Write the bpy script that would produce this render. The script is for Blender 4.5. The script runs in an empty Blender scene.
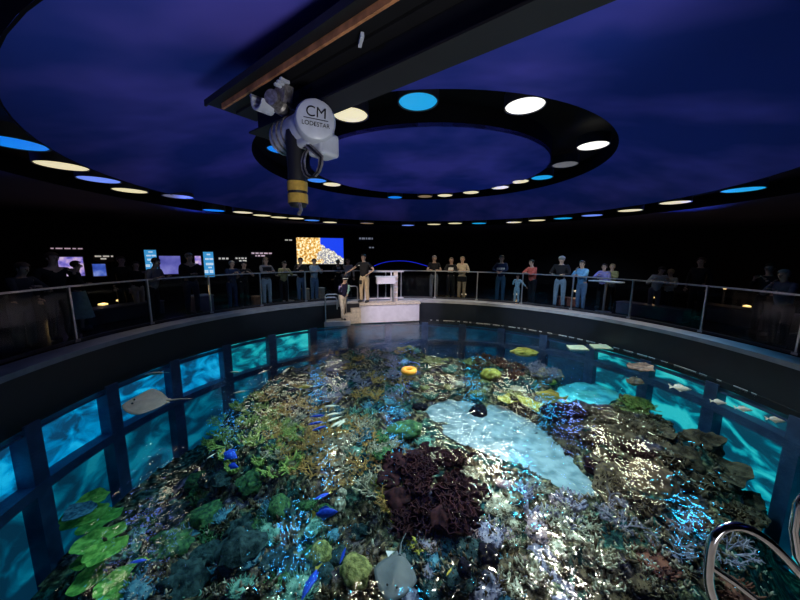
import bpy, math, random
from mathutils import Vector, Matrix, noise
import numpy as np
random.seed(7)
PI = math.pi
sc = bpy.context.scene
C = sc.collection

# ------------------------------------------------------------------ camera
F, P, RO, CZ = 307.0, 0.151, 0.009, 1.92          # focal length in px of an 800 px frame, pitch, roll, eye height
cam_d = bpy.data.cameras.new('camera'); cam = bpy.data.objects.new('camera', cam_d); C.objects.link(cam)
cam_d.sensor_width = 36; cam_d.lens = F / 800 * 36; cam_d.clip_start = 0.05; cam_d.clip_end = 200
cam.matrix_world = Matrix.Translation((0, 0, CZ)) @ Matrix.Rotation(PI/2 - P, 4, 'X') @ Matrix.Rotation(RO, 4, 'Z')
sc.camera = cam
sc.view_settings.view_transform = 'Standard'; sc.view_settings.look = 'None'
sc.view_settings.gamma = 1; sc.view_settings.exposure = 0.0; sc.view_settings.use_curve_mapping = False
sc.cycles.max_bounces = 8; sc.cycles.transparent_max_bounces = 24
sc.cycles.diffuse_bounces = 2; sc.cycles.glossy_bounces = 3
sc.cycles.sample_clamp_indirect = 4; sc.cycles.sample_clamp_direct = 0
sc.cycles.caustics_reflective = False; sc.cycles.caustics_refractive = False

w = bpy.data.worlds.new('world'); sc.world = w; w.use_nodes = True
w.node_tree.nodes['Background'].inputs[0].default_value = (0.02, 0.03, 0.12, 1)
w.node_tree.nodes['Background'].inputs[1].default_value = 0.1

# ------------------------------------------------------------------ places
TC = (0.478, 5.82); RT = 6.65; WZ = -0.79          # tank centre, radius, water level
CC = (0.67, 8.15); HI = CZ + 2.14; HO = CZ + 1.405   # ceiling ring centre, heights of the inner and outer part
def ray(u, v):
    x = (u-400)/F; y = -(v-300)/F
    c, s = math.cos(RO), math.sin(RO); x, y = c*x - s*y, s*x + c*y
    return Vector((x, math.cos(P) + y*math.sin(P), -math.sin(P) + y*math.cos(P)))
def pz(u, v, z):
    d = ray(u, v); return d*((z-CZ)/d.z) + Vector((0, 0, CZ))
def azp(az, r, z=0.0, c=TC):
    a = math.radians(az); return Vector((c[0] + r*math.sin(a), c[1] + r*math.cos(a), z))
def pr(u, r, v=280):
    d = ray(u, v); a = d.x**2 + d.y**2; b = -2*(d.x*TC[0] + d.y*TC[1]); e = TC[0]**2 + TC[1]**2 - r*r
    t = (-b + math.sqrt(b*b - 4*a*e))/(2*a); return Vector((d.x*t, d.y*t, 0))

# ------------------------------------------------------------------ lights
def spot(name, loc, to, energy, col, size=120, rad=0.1, blend=0.6):
    l = bpy.data.lights.new(name, 'SPOT'); l.energy = energy; l.color = col; l.spot_size = math.radians(size)
    l.spot_blend = blend; l.shadow_soft_size = rad
    o = bpy.data.objects.new(name, l); C.objects.link(o); o.location = loc
    o.rotation_euler = (Vector(to) - Vector(loc)).to_track_quat('-Z', 'Y').to_euler(); return o
WARM = (1.0, 0.88, 0.62); BLUE = (0.05, 0.42, 1.0); VIOL = (0.06, 0.13, 1.0)
CEIL_E = 130
for az in (-150, -100, -55, -15, 25, 65, 105, 150):          # blue wash lamps that stand on the deck and light the ceiling
    q = azp(az, 10.0 if abs(az) < 120 else 8.5, 2.35)
    spot('ceiling_wash_light', q, (TC[0] + (q.x-TC[0])*0.5, TC[1] + (q.y-TC[1])*0.5, 5.4), CEIL_E, VIOL, 92, 0.25, 1.0)
# added fill spots without fittings, aimed at the feeding dock and the far visitors
spot('far_fill_light', (-2.2, 6.6, 3.3), (-0.9, 12.0, 0.2), 1100, (1, 0.86, 0.72), 32, 0.08)
spot('far_fill_light', (1.4, 6.4, 3.3), (0.1, 12.3, -0.3), 1100, (0.82, 0.74, 1.0), 30, 0.08)
spot('far_fill_light', (1.5, 7.4, 3.3), (2.3, 13.4, 0.4), 600, (1, 0.85, 0.6), 34, 0.08)
spot('far_fill_light', (2.5, 6.4, 3.3), (6.0, 11.6, 0.4), 780, (0.62, 0.80, 1.0), 44, 0.08)
spot('far_fill_light', (-0.5, 6.0, 3.3), (-4.6, 11.4, 0.7), 330, (0.75, 0.85, 1.0), 38, 0.08)
spot('hoist_fill_light', (0.9, -0.4, 0.5), (-0.5, 3.1, 3.5), 260, (0.95, 0.95, 1.0), 72, 0.45)  # added fill on hoist and beam in place of light bouncing off the water
spot('reef_light', (1.2, 6.2, 3.9), (1.4, 5.4, -2.0), 330, (0.75, 0.95, 1.0), 44, 0.12)
spot('reef_light', (-1.5, 8.2, 3.9), (-1.6, 6.8, -2.0), 420, (0.95, 0.95, 0.8), 70, 0.12)
spot('reef_light', (3.3, 8.2, 3.9), (2.6, 7.2, -2.0), 420, (1.0, 0.93, 0.75), 70, 0.12)
spot('reef_light', (-2.3, 4.6, 3.6), (-2.2, 3.8, -2.2), 150, (0.5, 1.0, 0.8), 64, 0.12)
spot('reef_light', (3.6, 4.9, 3.6), (2.6, 3.6, -2.0), 250, (1, 0.9, 0.75), 64, 0.12)

# ------------------------------------------------------------------ materials
MATS = {}
def mat(name, col, rough=0.6, metal=0.0, emit=None, es=1.0, col2=None, scale=8.0, detail=4.0, bump=0.0, spec=0.5, contrast=(0.35, 0.65), kind='noise', bscale=None):
    if name in MATS: return MATS[name]
    m = bpy.data.materials.new(name); m.use_nodes = True; nt = m.node_tree; N = nt.nodes; L = nt.links
    b = N['Principled BSDF']; b.inputs['Base Color'].default_value = (*col, 1)
    b.inputs['Roughness'].default_value = rough; b.inputs['Metallic'].default_value = metal
    b.inputs['Specular IOR Level'].default_value = spec
    tc = N.new('ShaderNodeTexCoord')
    def tex(s):
        if kind == 'voronoi':
            t = N.new('ShaderNodeTexVoronoi'); t.inputs['Scale'].default_value = s; out = t.outputs['Distance']
        else:
            t = N.new('ShaderNodeTexNoise'); t.inputs['Scale'].default_value = s; t.inputs['Detail'].default_value = detail; out = t.outputs['Fac']
        L.new(tc.outputs['Object'], t.inputs['Vector']); return out
    if col2 is None: col2 = tuple(c*0.8 for c in col); 
    f = tex(scale)
    cr = N.new('ShaderNodeValToRGB'); L.new(f, cr.inputs['Fac'])
    cr.color_ramp.elements[0].position = contrast[0]; cr.color_ramp.elements[1].position = contrast[1]
    cr.color_ramp.elements[0].color = (*col2, 1); cr.color_ramp.elements[1].color = (*col, 1)
    L.new(cr.outputs['Color'], b.inputs['Base Color'])
    if emit:
        b.inputs['Emission Color'].default_value = (*emit, 1); b.inputs['Emission Strength'].default_value = es
    if bump:
        bn = N.new('ShaderNodeBump'); bn.inputs['Strength'].default_value = bump; bn.inputs['Distance'].default_value = 0.02
        L.new(tex(bscale or scale*2), bn.inputs['Height']); L.new(bn.outputs['Normal'], b.inputs['Normal'])
    MATS[name] = m; return m

def emis_mat(name, cols, scale=6.0, strength=1.0, stretch=(1, 1, 1), detail=5.0, lo=0.3, hi=0.7, distort=0.0):
    if name in MATS: return MATS[name]
    m = bpy.data.materials.new(name); m.use_nodes = True; nt = m.node_tree; N = nt.nodes; L = nt.links
    b = N['Principled BSDF']; b.inputs['Base Color'].default_value = (0.01, 0.01, 0.01, 1); b.inputs['Roughness'].default_value = 0.3
    tc = N.new('ShaderNodeTexCoord'); mp = N.new('ShaderNodeMapping'); mp.inputs['Scale'].default_value = stretch
    L.new(tc.outputs['Object'], mp.inputs['Vector'])
    t = N.new('ShaderNodeTexNoise'); t.inputs['Scale'].default_value = scale; t.inputs['Detail'].default_value = detail
    t.inputs['Distortion'].default_value = distort
    L.new(mp.outputs['Vector'], t.inputs['Vector'])
    cr = N.new('ShaderNodeValToRGB'); L.new(t.outputs['Fac'], cr.inputs['Fac'])
    e = cr.color_ramp.elements
    n = len(cols)
    e[0].position = lo; e[1].position = hi; e[0].color = (*cols[0], 1); e[1].color = (*cols[-1], 1)
    for i in range(1, n-1):
        k = e.new(lo + (hi-lo)*i/(n-1)); k.color = (*cols[i], 1)
    L.new(cr.outputs['Color'], b.inputs['Emission Color']); b.inputs['Emission Strength'].default_value = strength
    MATS[name] = m; return m

def clear_mat(name, tint, ior, rough, bump=None, refl=1.0):
    m = bpy.data.materials.new(name); m.use_nodes = True; nt = m.node_tree; N = nt.nodes; L = nt.links
    N.remove(N['Principled BSDF']); out = N['Material Output']
    tr = N.new('ShaderNodeBsdfTransparent'); tr.inputs['Color'].default_value = (*tint, 1)
    gl = N.new('ShaderNodeBsdfGlossy'); gl.inputs['Roughness'].default_value = rough; gl.inputs['Color'].default_value = (refl, refl, refl, 1)
    fr = N.new('ShaderNodeFresnel'); fr.inputs['IOR'].default_value = ior
    ge = N.new('ShaderNodeNewGeometry'); fm = N.new('ShaderNodeMath'); fm.operation = 'MULTIPLY_ADD'; fm.inputs[1].default_value = -1.0; fm.inputs[2].default_value = 1.0
    L.new(ge.outputs['Backfacing'], fm.inputs[0]); f2 = N.new('ShaderNodeMath'); f2.operation = 'MULTIPLY'; L.new(fr.outputs[0], f2.inputs[0]); L.new(fm.outputs[0], f2.inputs[1])   # only the outer face mirrors
    mx = N.new('ShaderNodeMixShader'); L.new(f2.outputs[0], mx.inputs[0]); L.new(tr.outputs[0], mx.inputs[1]); L.new(gl.outputs[0], mx.inputs[2])
    L.new(mx.outputs[0], out.inputs['Surface'])
    if bump:
        tc = N.new('ShaderNodeTexCoord')
        n1 = N.new('ShaderNodeTexNoise'); n1.inputs['Scale'].default_value = bump[0]; n1.inputs['Detail'].default_value = 2.0
        n1.inputs['Distortion'].default_value = 0.6
        n2 = N.new('ShaderNodeTexNoise'); n2.inputs['Scale'].default_value = bump[0]*0.2; n2.inputs['Detail'].default_value = 1.0
        L.new(tc.outputs['Object'], n1.inputs['Vector']); L.new(tc.outputs['Object'], n2.inputs['Vector'])
        ad = N.new('ShaderNodeMath'); ad.operation = 'MULTIPLY_ADD'; ad.inputs[1].default_value = 3.0
        L.new(n2.outputs['Fac'], ad.inputs[0]); L.new(n1.outputs['Fac'], ad.inputs[2])
        bn = N.new('ShaderNodeBump'); bn.inputs['Strength'].default_value = 1.0; bn.inputs['Distance'].default_value = bump[1]
        L.new(ad.outputs[0], bn.inputs['Height']); L.new(bn.outputs['Normal'], gl.inputs['Normal']); 
    MATS[name] = m; return m

M_black = mat('black_void_paint', (0.003, 0.003, 0.004), 0.7, spec=0.1)
M_ceil = mat('blue_ceiling_painted_caustics', (0.17, 0.15, 0.80), 0.8, col2=(0.03, 0.07, 0.46), scale=0.55, detail=3, contrast=(0.42, 0.68), spec=0.1)  # cloudy mottle paints the rippling water light into the ceiling colour
M_soffit = mat('dark_blue_soffit', (0.05, 0.05, 0.12), 0.8, scale=0.5, spec=0.1)
M_wall = mat('black_wall_paint', (0.006, 0.006, 0.010), 0.7, scale=1, spec=0.2)
M_deck = mat('dark_polished_deck', (0.012, 0.012, 0.018), 0.22, scale=2, bump=0.05)
M_ledge = mat('grey_stone_ledge', (0.34, 0.34, 0.38), 0.45, col2=(0.25, 0.25, 0.29), scale=3)
M_fascia = mat('navy_tank_lining', (0.009, 0.011, 0.020), 0.4, col2=(0.006, 0.008, 0.015), scale=3, bump=0.1)
M_column = mat('dark_blue_column_lining', (0.05, 0.10, 0.22), 0.6, col2=(0.03, 0.06, 0.15), scale=4)
M_steel = mat('brushed_steel', (0.62, 0.62, 0.66), 0.28, 0.9, col2=(0.5, 0.5, 0.54), scale=20)
M_chrome = mat('polished_chrome', (0.75, 0.75, 0.82), 0.12, 1.0, scale=20)
M_beam = mat('black_painted_steel', (0.006, 0.006, 0.008), 0.6, scale=4)
M_copper = mat('copper_conductor', (0.85, 0.36, 0.16), 0.4, 0.3, col2=(0.40, 0.17, 0.08), scale=9)
M_hoist = mat('white_enamel', (0.62, 0.66, 0.72), 0.35, scale=6)
M_hgrey = mat('cast_metal', (0.42, 0.40, 0.38), 0.4, 0.6, scale=30, col2=(0.2, 0.17, 0.15))
M_rubber = mat('black_rubber', (0.01, 0.01, 0.012), 0.55, scale=30)
M_gold = mat('yellow_band', (0.60, 0.38, 0.06), 0.5, scale=30)
M_dock = mat('white_fibreglass', (0.62, 0.60, 0.68), 0.5, col2=(0.54, 0.52, 0.60), scale=5)
M_dock2 = mat('cream_grip_tread', (0.62, 0.53, 0.45), 0.6, scale=14, col2=(0.42, 0.36, 0.32))
M_glass = clear_mat('clear_glass', (0.80, 0.83, 0.86), 1.45, 0.02, None, 0.5)
M_water_s = clear_mat('rippled_water', (1, 1, 1), 1.33, 0.07, (8.0, 0.011))
nt = M_water_s.node_tree; va = nt.nodes.new('ShaderNodeVolumeAbsorption')
va.inputs['Color'].default_value = (0.0, 0.74, 0.87, 1); va.inputs['Density'].default_value = 0.24
nt.links.new(va.outputs[0], nt.nodes['Material Output'].inputs['Volume'])

# ------------------------------------------------------------------ mesh tools
class MB:
    def __init__(s): s.v = []; s.f = []
    def add(s, vs, fs):
        n = len(s.v); s.v += [tuple(p) for p in vs]; s.f += [tuple(i+n for i in f) for f in fs]; return s
    def box(s, c, d, rz=0.0, R=None):
        M = R if R else Matrix.Rotation(rz, 3, 'Z'); c = Vector(c); vs = []
        for x in (-1, 1):
            for y in (-1, 1):
                for z in (-1, 1): vs.append(c + M @ Vector((x*d[0]/2, y*d[1]/2, z*d[2]/2)))
        return s.add(vs, [(0,1,3,2), (4,6,7,5), (0,4,5,1), (2,3,7,6), (0,2,6,4), (1,5,7,3)])
    def tube(s, pts, r, n=8, closed=False, caps=True):
        pts = [Vector(p) for p in pts]; m = len(pts); rs = r if isinstance(r, (list, tuple)) else [r]*m
        vs = []; up = Vector((0, 0, 1)); prev = None
        for i, p in enumerate(pts):
            a = pts[(i-1) % m] if (closed or i > 0) else p; b = pts[(i+1) % m] if (closed or i < m-1) else p
            t = (b-a).normalized() if (b-a).length > 1e-9 else up
            if prev is None: u = t.cross(up if abs(t.z) < 0.95 else Vector((1, 0, 0))).normalized()
            else:
                u = prev - t*prev.dot(t); u = u.normalized() if u.length > 1e-6 else t.orthogonal().normalized()
            prev = u; w_ = t.cross(u)
            for k in range(n):
                a_ = 2*PI*k/n; vs.append(p + (u*math.cos(a_) + w_*math.sin(a_))*rs[i])
        fs = []
        for i in range(m if closed else m-1):
            j = (i+1) % m
            for k in range(n): l = (k+1) % n; fs.append((i*n+k, i*n+l, j*n+l, j*n+k))
        if caps and not closed: fs.append(tuple(range(n))[::-1]); fs.append(tuple((m-1)*n+k for k in range(n)))
        return s.add(vs, fs)
    def lathe(s, prof, n=24, c=(0, 0, 0), R=None):
        M = R or Matrix.Identity(3); c = Vector(c); vs = []
        for r, z in prof:
            for k in range(n): a = 2*PI*k/n; vs.append(c + M @ Vector((r*math.cos(a), r*math.sin(a), z)))
        fs = []
        for i in range(len(prof)-1):
            for k in range(n): l = (k+1) % n; fs.append((i*n+k, i*n+l, (i+1)*n+l, (i+1)*n+k))
        fs.append(tuple(range(n))[::-1]); fs.append(tuple((len(prof)-1)*n+k for k in range(n)))
        return s.add(vs, fs)
    def ring(s, prof, c, a0=-180, a1=180, n=120):       # sweep a closed (r,z) profile round a centre, azimuth in degrees
        full = abs(a1-a0) >= 359.9; m = len(prof); vs = []; cnt = n if full else n+1
        for i in range(cnt):
            a = math.radians(a0 + (a1-a0)*i/n)
            for r, z in prof: vs.append((c[0] + r*math.sin(a), c[1] + r*math.cos(a), z))
        fs = []
        for i in range(n):
            j = (i+1) % cnt
            for k in range(m): l = (k+1) % m; fs.append((i*m+k, j*m+k, j*m+l, i*m+l))
        if not full: fs.append(tuple(range(m))); fs.append(tuple((cnt-1)*m+k for k in range(m))[::-1])
        return s.add(vs, fs)
    def sphere(s, c, r, n=12, m=8, R=None):
        M = R or Matrix.Identity(3); c = Vector(c); r = Vector(r if hasattr(r, '__len__') else (r, r, r)); vs = []
        for i in range(1, m):
            t = PI*i/m
            for k in range(n): a = 2*PI*k/n; vs.append(c + M @ Vector((r.x*math.sin(t)*math.cos(a), r.y*math.sin(t)*math.sin(a), r.z*math.cos(t))))
        vs.append(c + M @ Vector((0, 0, r.z))); vs.append(c + M @ Vector((0, 0, -r.z))); T = (m-1)*n; fs = []
        for i in range(m-2):
            for k in range(n): l = (k+1) % n; fs.append((i*n+k, (i+1)*n+k, (i+1)*n+l, i*n+l))
        for k in range(n): l = (k+1) % n; fs.append((T, k, l)); fs.append((T+1, (m-2)*n+l, (m-2)*n+k))
        return s.add(vs, fs)
    def prism(s, poly, z0, z1):
        n = len(poly); vs = [(p[0], p[1], z0) for p in poly] + [(p[0], p[1], z1) for p in poly]
        return s.add(vs, [tuple(range(n))[::-1], tuple(n+i for i in range(n))] + [(i, (i+1) % n, n+(i+1) % n, n+i) for i in range(n)])
    def build(s, name, m, parent=None, loc=None, smooth=True, ang=40):
        me = bpy.data.meshes.new(name); me.from_pydata(s.v, [], s.f); me.validate(); me.update()
        me.materials.append(m)
        if smooth: smooth_mesh(me, ang)
        o = bpy.data.objects.new(name, me); C.objects.link(o)
        if parent: o.parent = parent
        if loc is not None: o.location = loc
        return o
def smooth_mesh(me, ang=40):
    import bmesh
    bm = bmesh.new(); bm.from_mesh(me); bmesh.ops.recalc_face_normals(bm, faces=bm.faces)
    for f in bm.faces: f.smooth = True
    for e in bm.edges:
        if len(e.link_faces) == 2 and e.calc_face_angle(0) > math.radians(ang): e.smooth = False
    bm.to_mesh(me); bm.free()
def tag(o, label=None, cat=None, group=None, kind=None):
    if label: o['label'] = label
    if cat: o['category'] = cat
    if group: o['group'] = group
    if kind: o['kind'] = kind
    return o
def thing(name, label, cat, loc=(0, 0, 0), rz=0.0, group=None):
    o = bpy.data.objects.new(name, None); C.objects.link(o); o.location = loc; o.rotation_euler = (0, 0, rz); o.empty_display_size = 0.1
    return tag(o, label, cat, group)
def dup(o, loc, rz=0.0, s=1.0, label=None, group=None, tilt=(0, 0)):
    c = o.copy(); C.objects.link(c); c.location = loc; c.rotation_euler = (tilt[0], tilt[1], rz)
    c.scale = s if hasattr(s, '__len__') else (s, s, s)
    for ch in list(o.children):
        d = ch.copy(); C.objects.link(d); d.parent = c
        for g in list(ch.children): e = g.copy(); C.objects.link(e); e.parent = d
    if label: c['label'] = label
    if group: c['group'] = group
    elif 'group' in c: del c['group']
    return c
def struct(name, mb, m, **k):
    return tag(mb.build(name, m, **k), kind='structure')

# ------------------------------------------------------------------ room shell
RW = 17.0
mb = MB().ring([(RT+0.02, 0), (RW+0.2, 0), (RW+0.2, -0.15), (RT+0.02, -0.15)], TC, n=160); struct('floor', mb, M_deck)
mb = MB().ring([(RW, -0.1), (RW+0.2, -0.1), (RW+0.2, 4.6), (RW, 4.6)], TC, n=96); struct('wall_surround', mb, M_wall)
# ceiling: high inner disc, dark recessed ring, sloping blue annulus, dark recessed ring, low soffit
CI = (CC[0], CC[1]+0.45)
RI0, RI1, RO0, RO1 = 3.0, 4.2, 6.35, 8.2
def between(r0, c0, z0, r1, c1, z1, n=120, steps=6):
    b = MB(); 
    for j in range(steps+1):
        t = j/steps
        for i in range(n):
            a = 2*PI*i/n
            b.v.append(((c0[0]+r0*math.sin(a))*(1-t) + (c1[0]+r1*math.sin(a))*t, (c0[1]+r0*math.cos(a))*(1-t) + (c1[1]+r1*math.cos(a))*t, z0*(1-t)+z1*t))
    for j in range(steps):
        for i in range(n): k = (i+1) % n; b.f.append((j*n+i, (j+1)*n+i, (j+1)*n+k, j*n+k))
    return b
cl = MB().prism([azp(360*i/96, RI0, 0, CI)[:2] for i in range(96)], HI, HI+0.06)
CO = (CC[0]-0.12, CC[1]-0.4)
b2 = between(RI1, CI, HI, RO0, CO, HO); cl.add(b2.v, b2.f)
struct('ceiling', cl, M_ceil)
so = between(RO1, CC, HO, 19.5, TC, HO-0.12); struct('ceiling_soffit', so, M_soffit)
v1 = MB().ring([(RI0, HI), (RI0, HI+0.35), (RI1, HI+0.35), (RI1, HI), (RI1+0.02, HI), (RI1+0.02, HI+0.4), (RI0-0.02, HI+0.4), (RI0-0.02, HI)], CI, n=96); struct('trim_1', v1, M_black)
v2 = MB().ring([(RO0-0.02, HO), (RO0, HO), (RO0, HO+0.35), (RO0-0.02, HO+0.35)], CO, n=96); v2.ring([(RO1+0.02, HO+0.35), (RO1+0.02, HO), (RO1, HO), (RO1, HO+0.35)], CC, n=96); b3 = between(RO0-0.02, CO, HO+0.34, RO1+0.02, CC, HO+0.34, 96, 1); v2.add(b3.v, b3.f); struct('trim_2', v2, M_black)
rf = MB().ring([(0.01, 4.62), (19.5, 4.62), (19.5, 4.7), (0.01, 4.7)], TC, n=64); struct('ceiling_roof_deck', rf, M_black)

# ledge and tank wall
mb = MB().ring([(RT-0.03, -0.07), (RT-0.03, 0.03), (7.06, 0.045), (7.06, 0.0), (RT, -0.07)], TC, n=160); struct('trim_3', mb, M_ledge, ang=25)
mb = MB().ring([(RT, -0.05), (RT+0.25, -0.05), (RT+0.25, -0.95), (RT, -0.95)], TC, n=160); struct('wall_tank', mb, M_fascia)
mb = MB().ring([(0.01, -4.3), (7.3, -4.3), (7.3, -4.2), (0.01, -4.2)], TC, n=48); struct('floor_tank', mb, M_fascia)
mb = MB().ring([(7.2, -0.95), (7.25, -0.95), (7.25, -4.3), (7.2, -4.3)], TC, n=96); struct('wall_tank_back', mb, M_column)
def bz(az):                                           # mid height of the horizontal beam: lower on the left, higher on the right
    t = max(0, min(1, (az+30)/80)); return -2.06 + 0.62*t
fr = MB()
n = 140
for (dz0, dz1, r0, r1) in ((0.09, -0.09, RT-0.05, RT+0.3),):
    base = len(fr.v)
    for i in range(n+1):
        a = -140 + 280*i/n; z = bz(a)
        for r, dz in ((r0, dz0), (r1, dz0), (r1, dz1), (r0, dz1)): fr.v.append(tuple(azp(a, r, z+dz)))
    for i in range(n):
        for k in range(4): l = (k+1) % 4; fr.f.append((base+i*4+k, base+(i+1)*4+k, base+(i+1)*4+l, base+i*4+l))
fr.ring([(RT, -1.03), (RT+0.2, -1.03), (RT+0.2, -1.07), (RT, -1.07)], TC, -140, 140)
COLS = [-139.2 + 13.1*i for i in range(22)]
for a in COLS:
    wd = 0.26
    q = azp(a, RT+0.14, -2.6); fr.box(q, (wd, 0.36, 3.4), -math.radians(a))
struct('wall_tank_frame', fr, M_column)
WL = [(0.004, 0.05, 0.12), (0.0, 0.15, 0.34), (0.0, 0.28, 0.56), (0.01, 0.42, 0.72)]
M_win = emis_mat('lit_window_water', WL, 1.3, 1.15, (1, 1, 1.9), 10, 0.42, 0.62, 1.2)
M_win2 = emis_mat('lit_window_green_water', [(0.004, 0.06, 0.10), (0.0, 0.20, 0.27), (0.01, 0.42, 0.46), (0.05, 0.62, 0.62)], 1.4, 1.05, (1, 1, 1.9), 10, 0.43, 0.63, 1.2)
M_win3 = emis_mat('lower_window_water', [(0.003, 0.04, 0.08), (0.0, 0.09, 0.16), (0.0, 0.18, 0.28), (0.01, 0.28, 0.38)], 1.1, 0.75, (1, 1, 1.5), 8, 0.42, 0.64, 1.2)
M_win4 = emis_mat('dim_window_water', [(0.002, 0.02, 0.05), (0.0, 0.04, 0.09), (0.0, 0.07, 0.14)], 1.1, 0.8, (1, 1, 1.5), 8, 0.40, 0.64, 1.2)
wn = 0
for i in range(len(COLS)-1):
    a0, a1 = COLS[i]+1.2, COLS[i+1]-1.2
    am = (a0+a1)/2
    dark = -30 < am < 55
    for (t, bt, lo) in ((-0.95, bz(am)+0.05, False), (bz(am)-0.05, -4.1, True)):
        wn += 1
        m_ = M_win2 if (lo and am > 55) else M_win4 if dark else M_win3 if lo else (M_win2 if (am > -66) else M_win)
        struct('window_%d' % wn, MB().ring([(RT+0.20, t), (RT+0.24, t), (RT+0.24, bt), (RT+0.20, bt)], TC, a0, a1, n=6), m_)

# water body
wt = MB().ring([(0.01, WZ), (RT-0.002, WZ), (RT-0.002, WZ-0.06), (RT-0.06, WZ-0.1), (RT-0.06, -4.19), (0.01, -4.19)], TC, n=96)
tag(wt.build('pool_water', M_water_s), 'clear rippled blue water filling the round tank', 'water', kind='stuff')

# ------------------------------------------------------------------ reef bed
def inpoly(u, v, poly):
    c = False; j = len(poly)-1
    for i in range(len(poly)):
        xi, yi = poly[i]; xj, yj = poly[j]
        if (yi > v) != (yj > v) and u < (xj-xi)*(v-yi)/(yj-yi)+xi: c = not c
        j = i
    return c
def wpoly(pts, z): return [tuple(pz(u, v, z)[:2]) for u, v in pts]
def pdist(x, y, poly):
    d = 1e9; j = len(poly)-1
    for i in range(len(poly)):
        ax, ay = poly[j]; bx, by = poly[i]; dx, dy = bx-ax, by-ay
        t = max(0, min(1, ((x-ax)*dx + (y-ay)*dy)/(dx*dx+dy*dy+1e-9)))
        d = min(d, math.hypot(x-ax-t*dx, y-ay-t*dy)); j = i
    return -d if inpoly(x, y, poly) else d
REEF = wpoly([(60, 640), (72, 512), (120, 496), (170, 505), (205, 465), (212, 410), (300, 348), (430, 330), (570, 332), (660, 360), (680, 400), (745, 450), (775, 520), (800, 640)], -2.0)
SAND = wpoly([(424, 408), (445, 398), (500, 402), (530, 420), (568, 445), (588, 480), (604, 496), (575, 494), (525, 474), (478, 450), (432, 428)], -2.15)
POOL = wpoly([(548, 390), (578, 381), (605, 383), (622, 396), (600, 404), (560, 402)], -2.1)
CAVE = wpoly([(180, 480), (250, 470), (275, 500), (380, 520), (380, 545), (300, 600), (180, 600)], -2.3)
def reef_h(x, y):
    d = pdist(x, y, REEF)
    s = 1/(1+math.exp(d*4.5)); s *= max(0.0, min(1.0, (6.42-math.hypot(x-TC[0], y-TC[1]))/0.45)); low = max(0.0, min(1.0, (-2.2-x)/1.2))*max(0.0, min(1.0, (5.2-y)/1.0))
    h = -3.5 + (1.55-0.35*low)*s
    q = Vector((x*1.1, y*1.1, 0.3))
    h += (noise.noise(q)*0.30 + noise.noise(q*2.7)*0.17 + abs(noise.noise(q*6.0))*0.10)*(0.35+0.65*s)
    for pl, dep in ((SAND, 0.42), (POOL, 0.55), (CAVE, 0.4)):
        ds = pdist(x, y, pl); h -= dep/(1+math.exp(ds*9))*s
    return max(min(h, -1.35), -4.1)
GS = 0.05; GX0, GY0 = TC[0]-6.9, TC[1]-6.9; GN = int(13.8/GS)+2
HG = [[reef_h(GX0+i*GS, GY0+j*GS) for i in range(GN)] for j in range(GN)]
def reef_h(x, y):
    fx = min(max((x-GX0)/GS, 0), GN-2.001); fy = min(max((y-GY0)/GS, 0), GN-2.001); i, j = int(fx), int(fy); a, b = fx-i, fy-j
    return (HG[j][i]*(1-a)+HG[j][i+1]*a)*(1-b) + (HG[j+1][i]*(1-a)+HG[j+1][i+1]*a)*b
def hit(u, v):
    d = ray(u, v); t = (WZ-CZ)/d.z; st = 0.03
    for _ in range(1200):
        p = d*t + Vector((0, 0, CZ))
        if p.z <= reef_h(p.x, p.y): break
        t += st
    return p
NG = 150; L0 = -6.7
hg = [[0]*NG for _ in range(NG)]
rb = MB()
xs = [TC[0]-6.65 + 13.3*i/(NG-1) for i in range(NG)]; ys = [TC[1]-6.65 + 13.3*i/(NG-1) for i in range(NG)]
idx = {}
for j, y in enumerate(ys):
    for i, x in enumerate(xs):
        if math.hypot(x-TC[0], y-TC[1]) < 6.58:
            idx[(i, j)] = len(rb.v); h = reef_h(x, y) + noise.noise(Vector((x*9, y*9, 0)))*0.03; rb.v.append((x, y, h))
for j in range(NG-1):
    for i in range(NG-1):
        k = [(i, j), (i+1, j), (i+1, j+1), (i, j+1)]
        if all(q in idx for q in k): rb.f.append(tuple(idx[q] for q in k))
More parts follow.
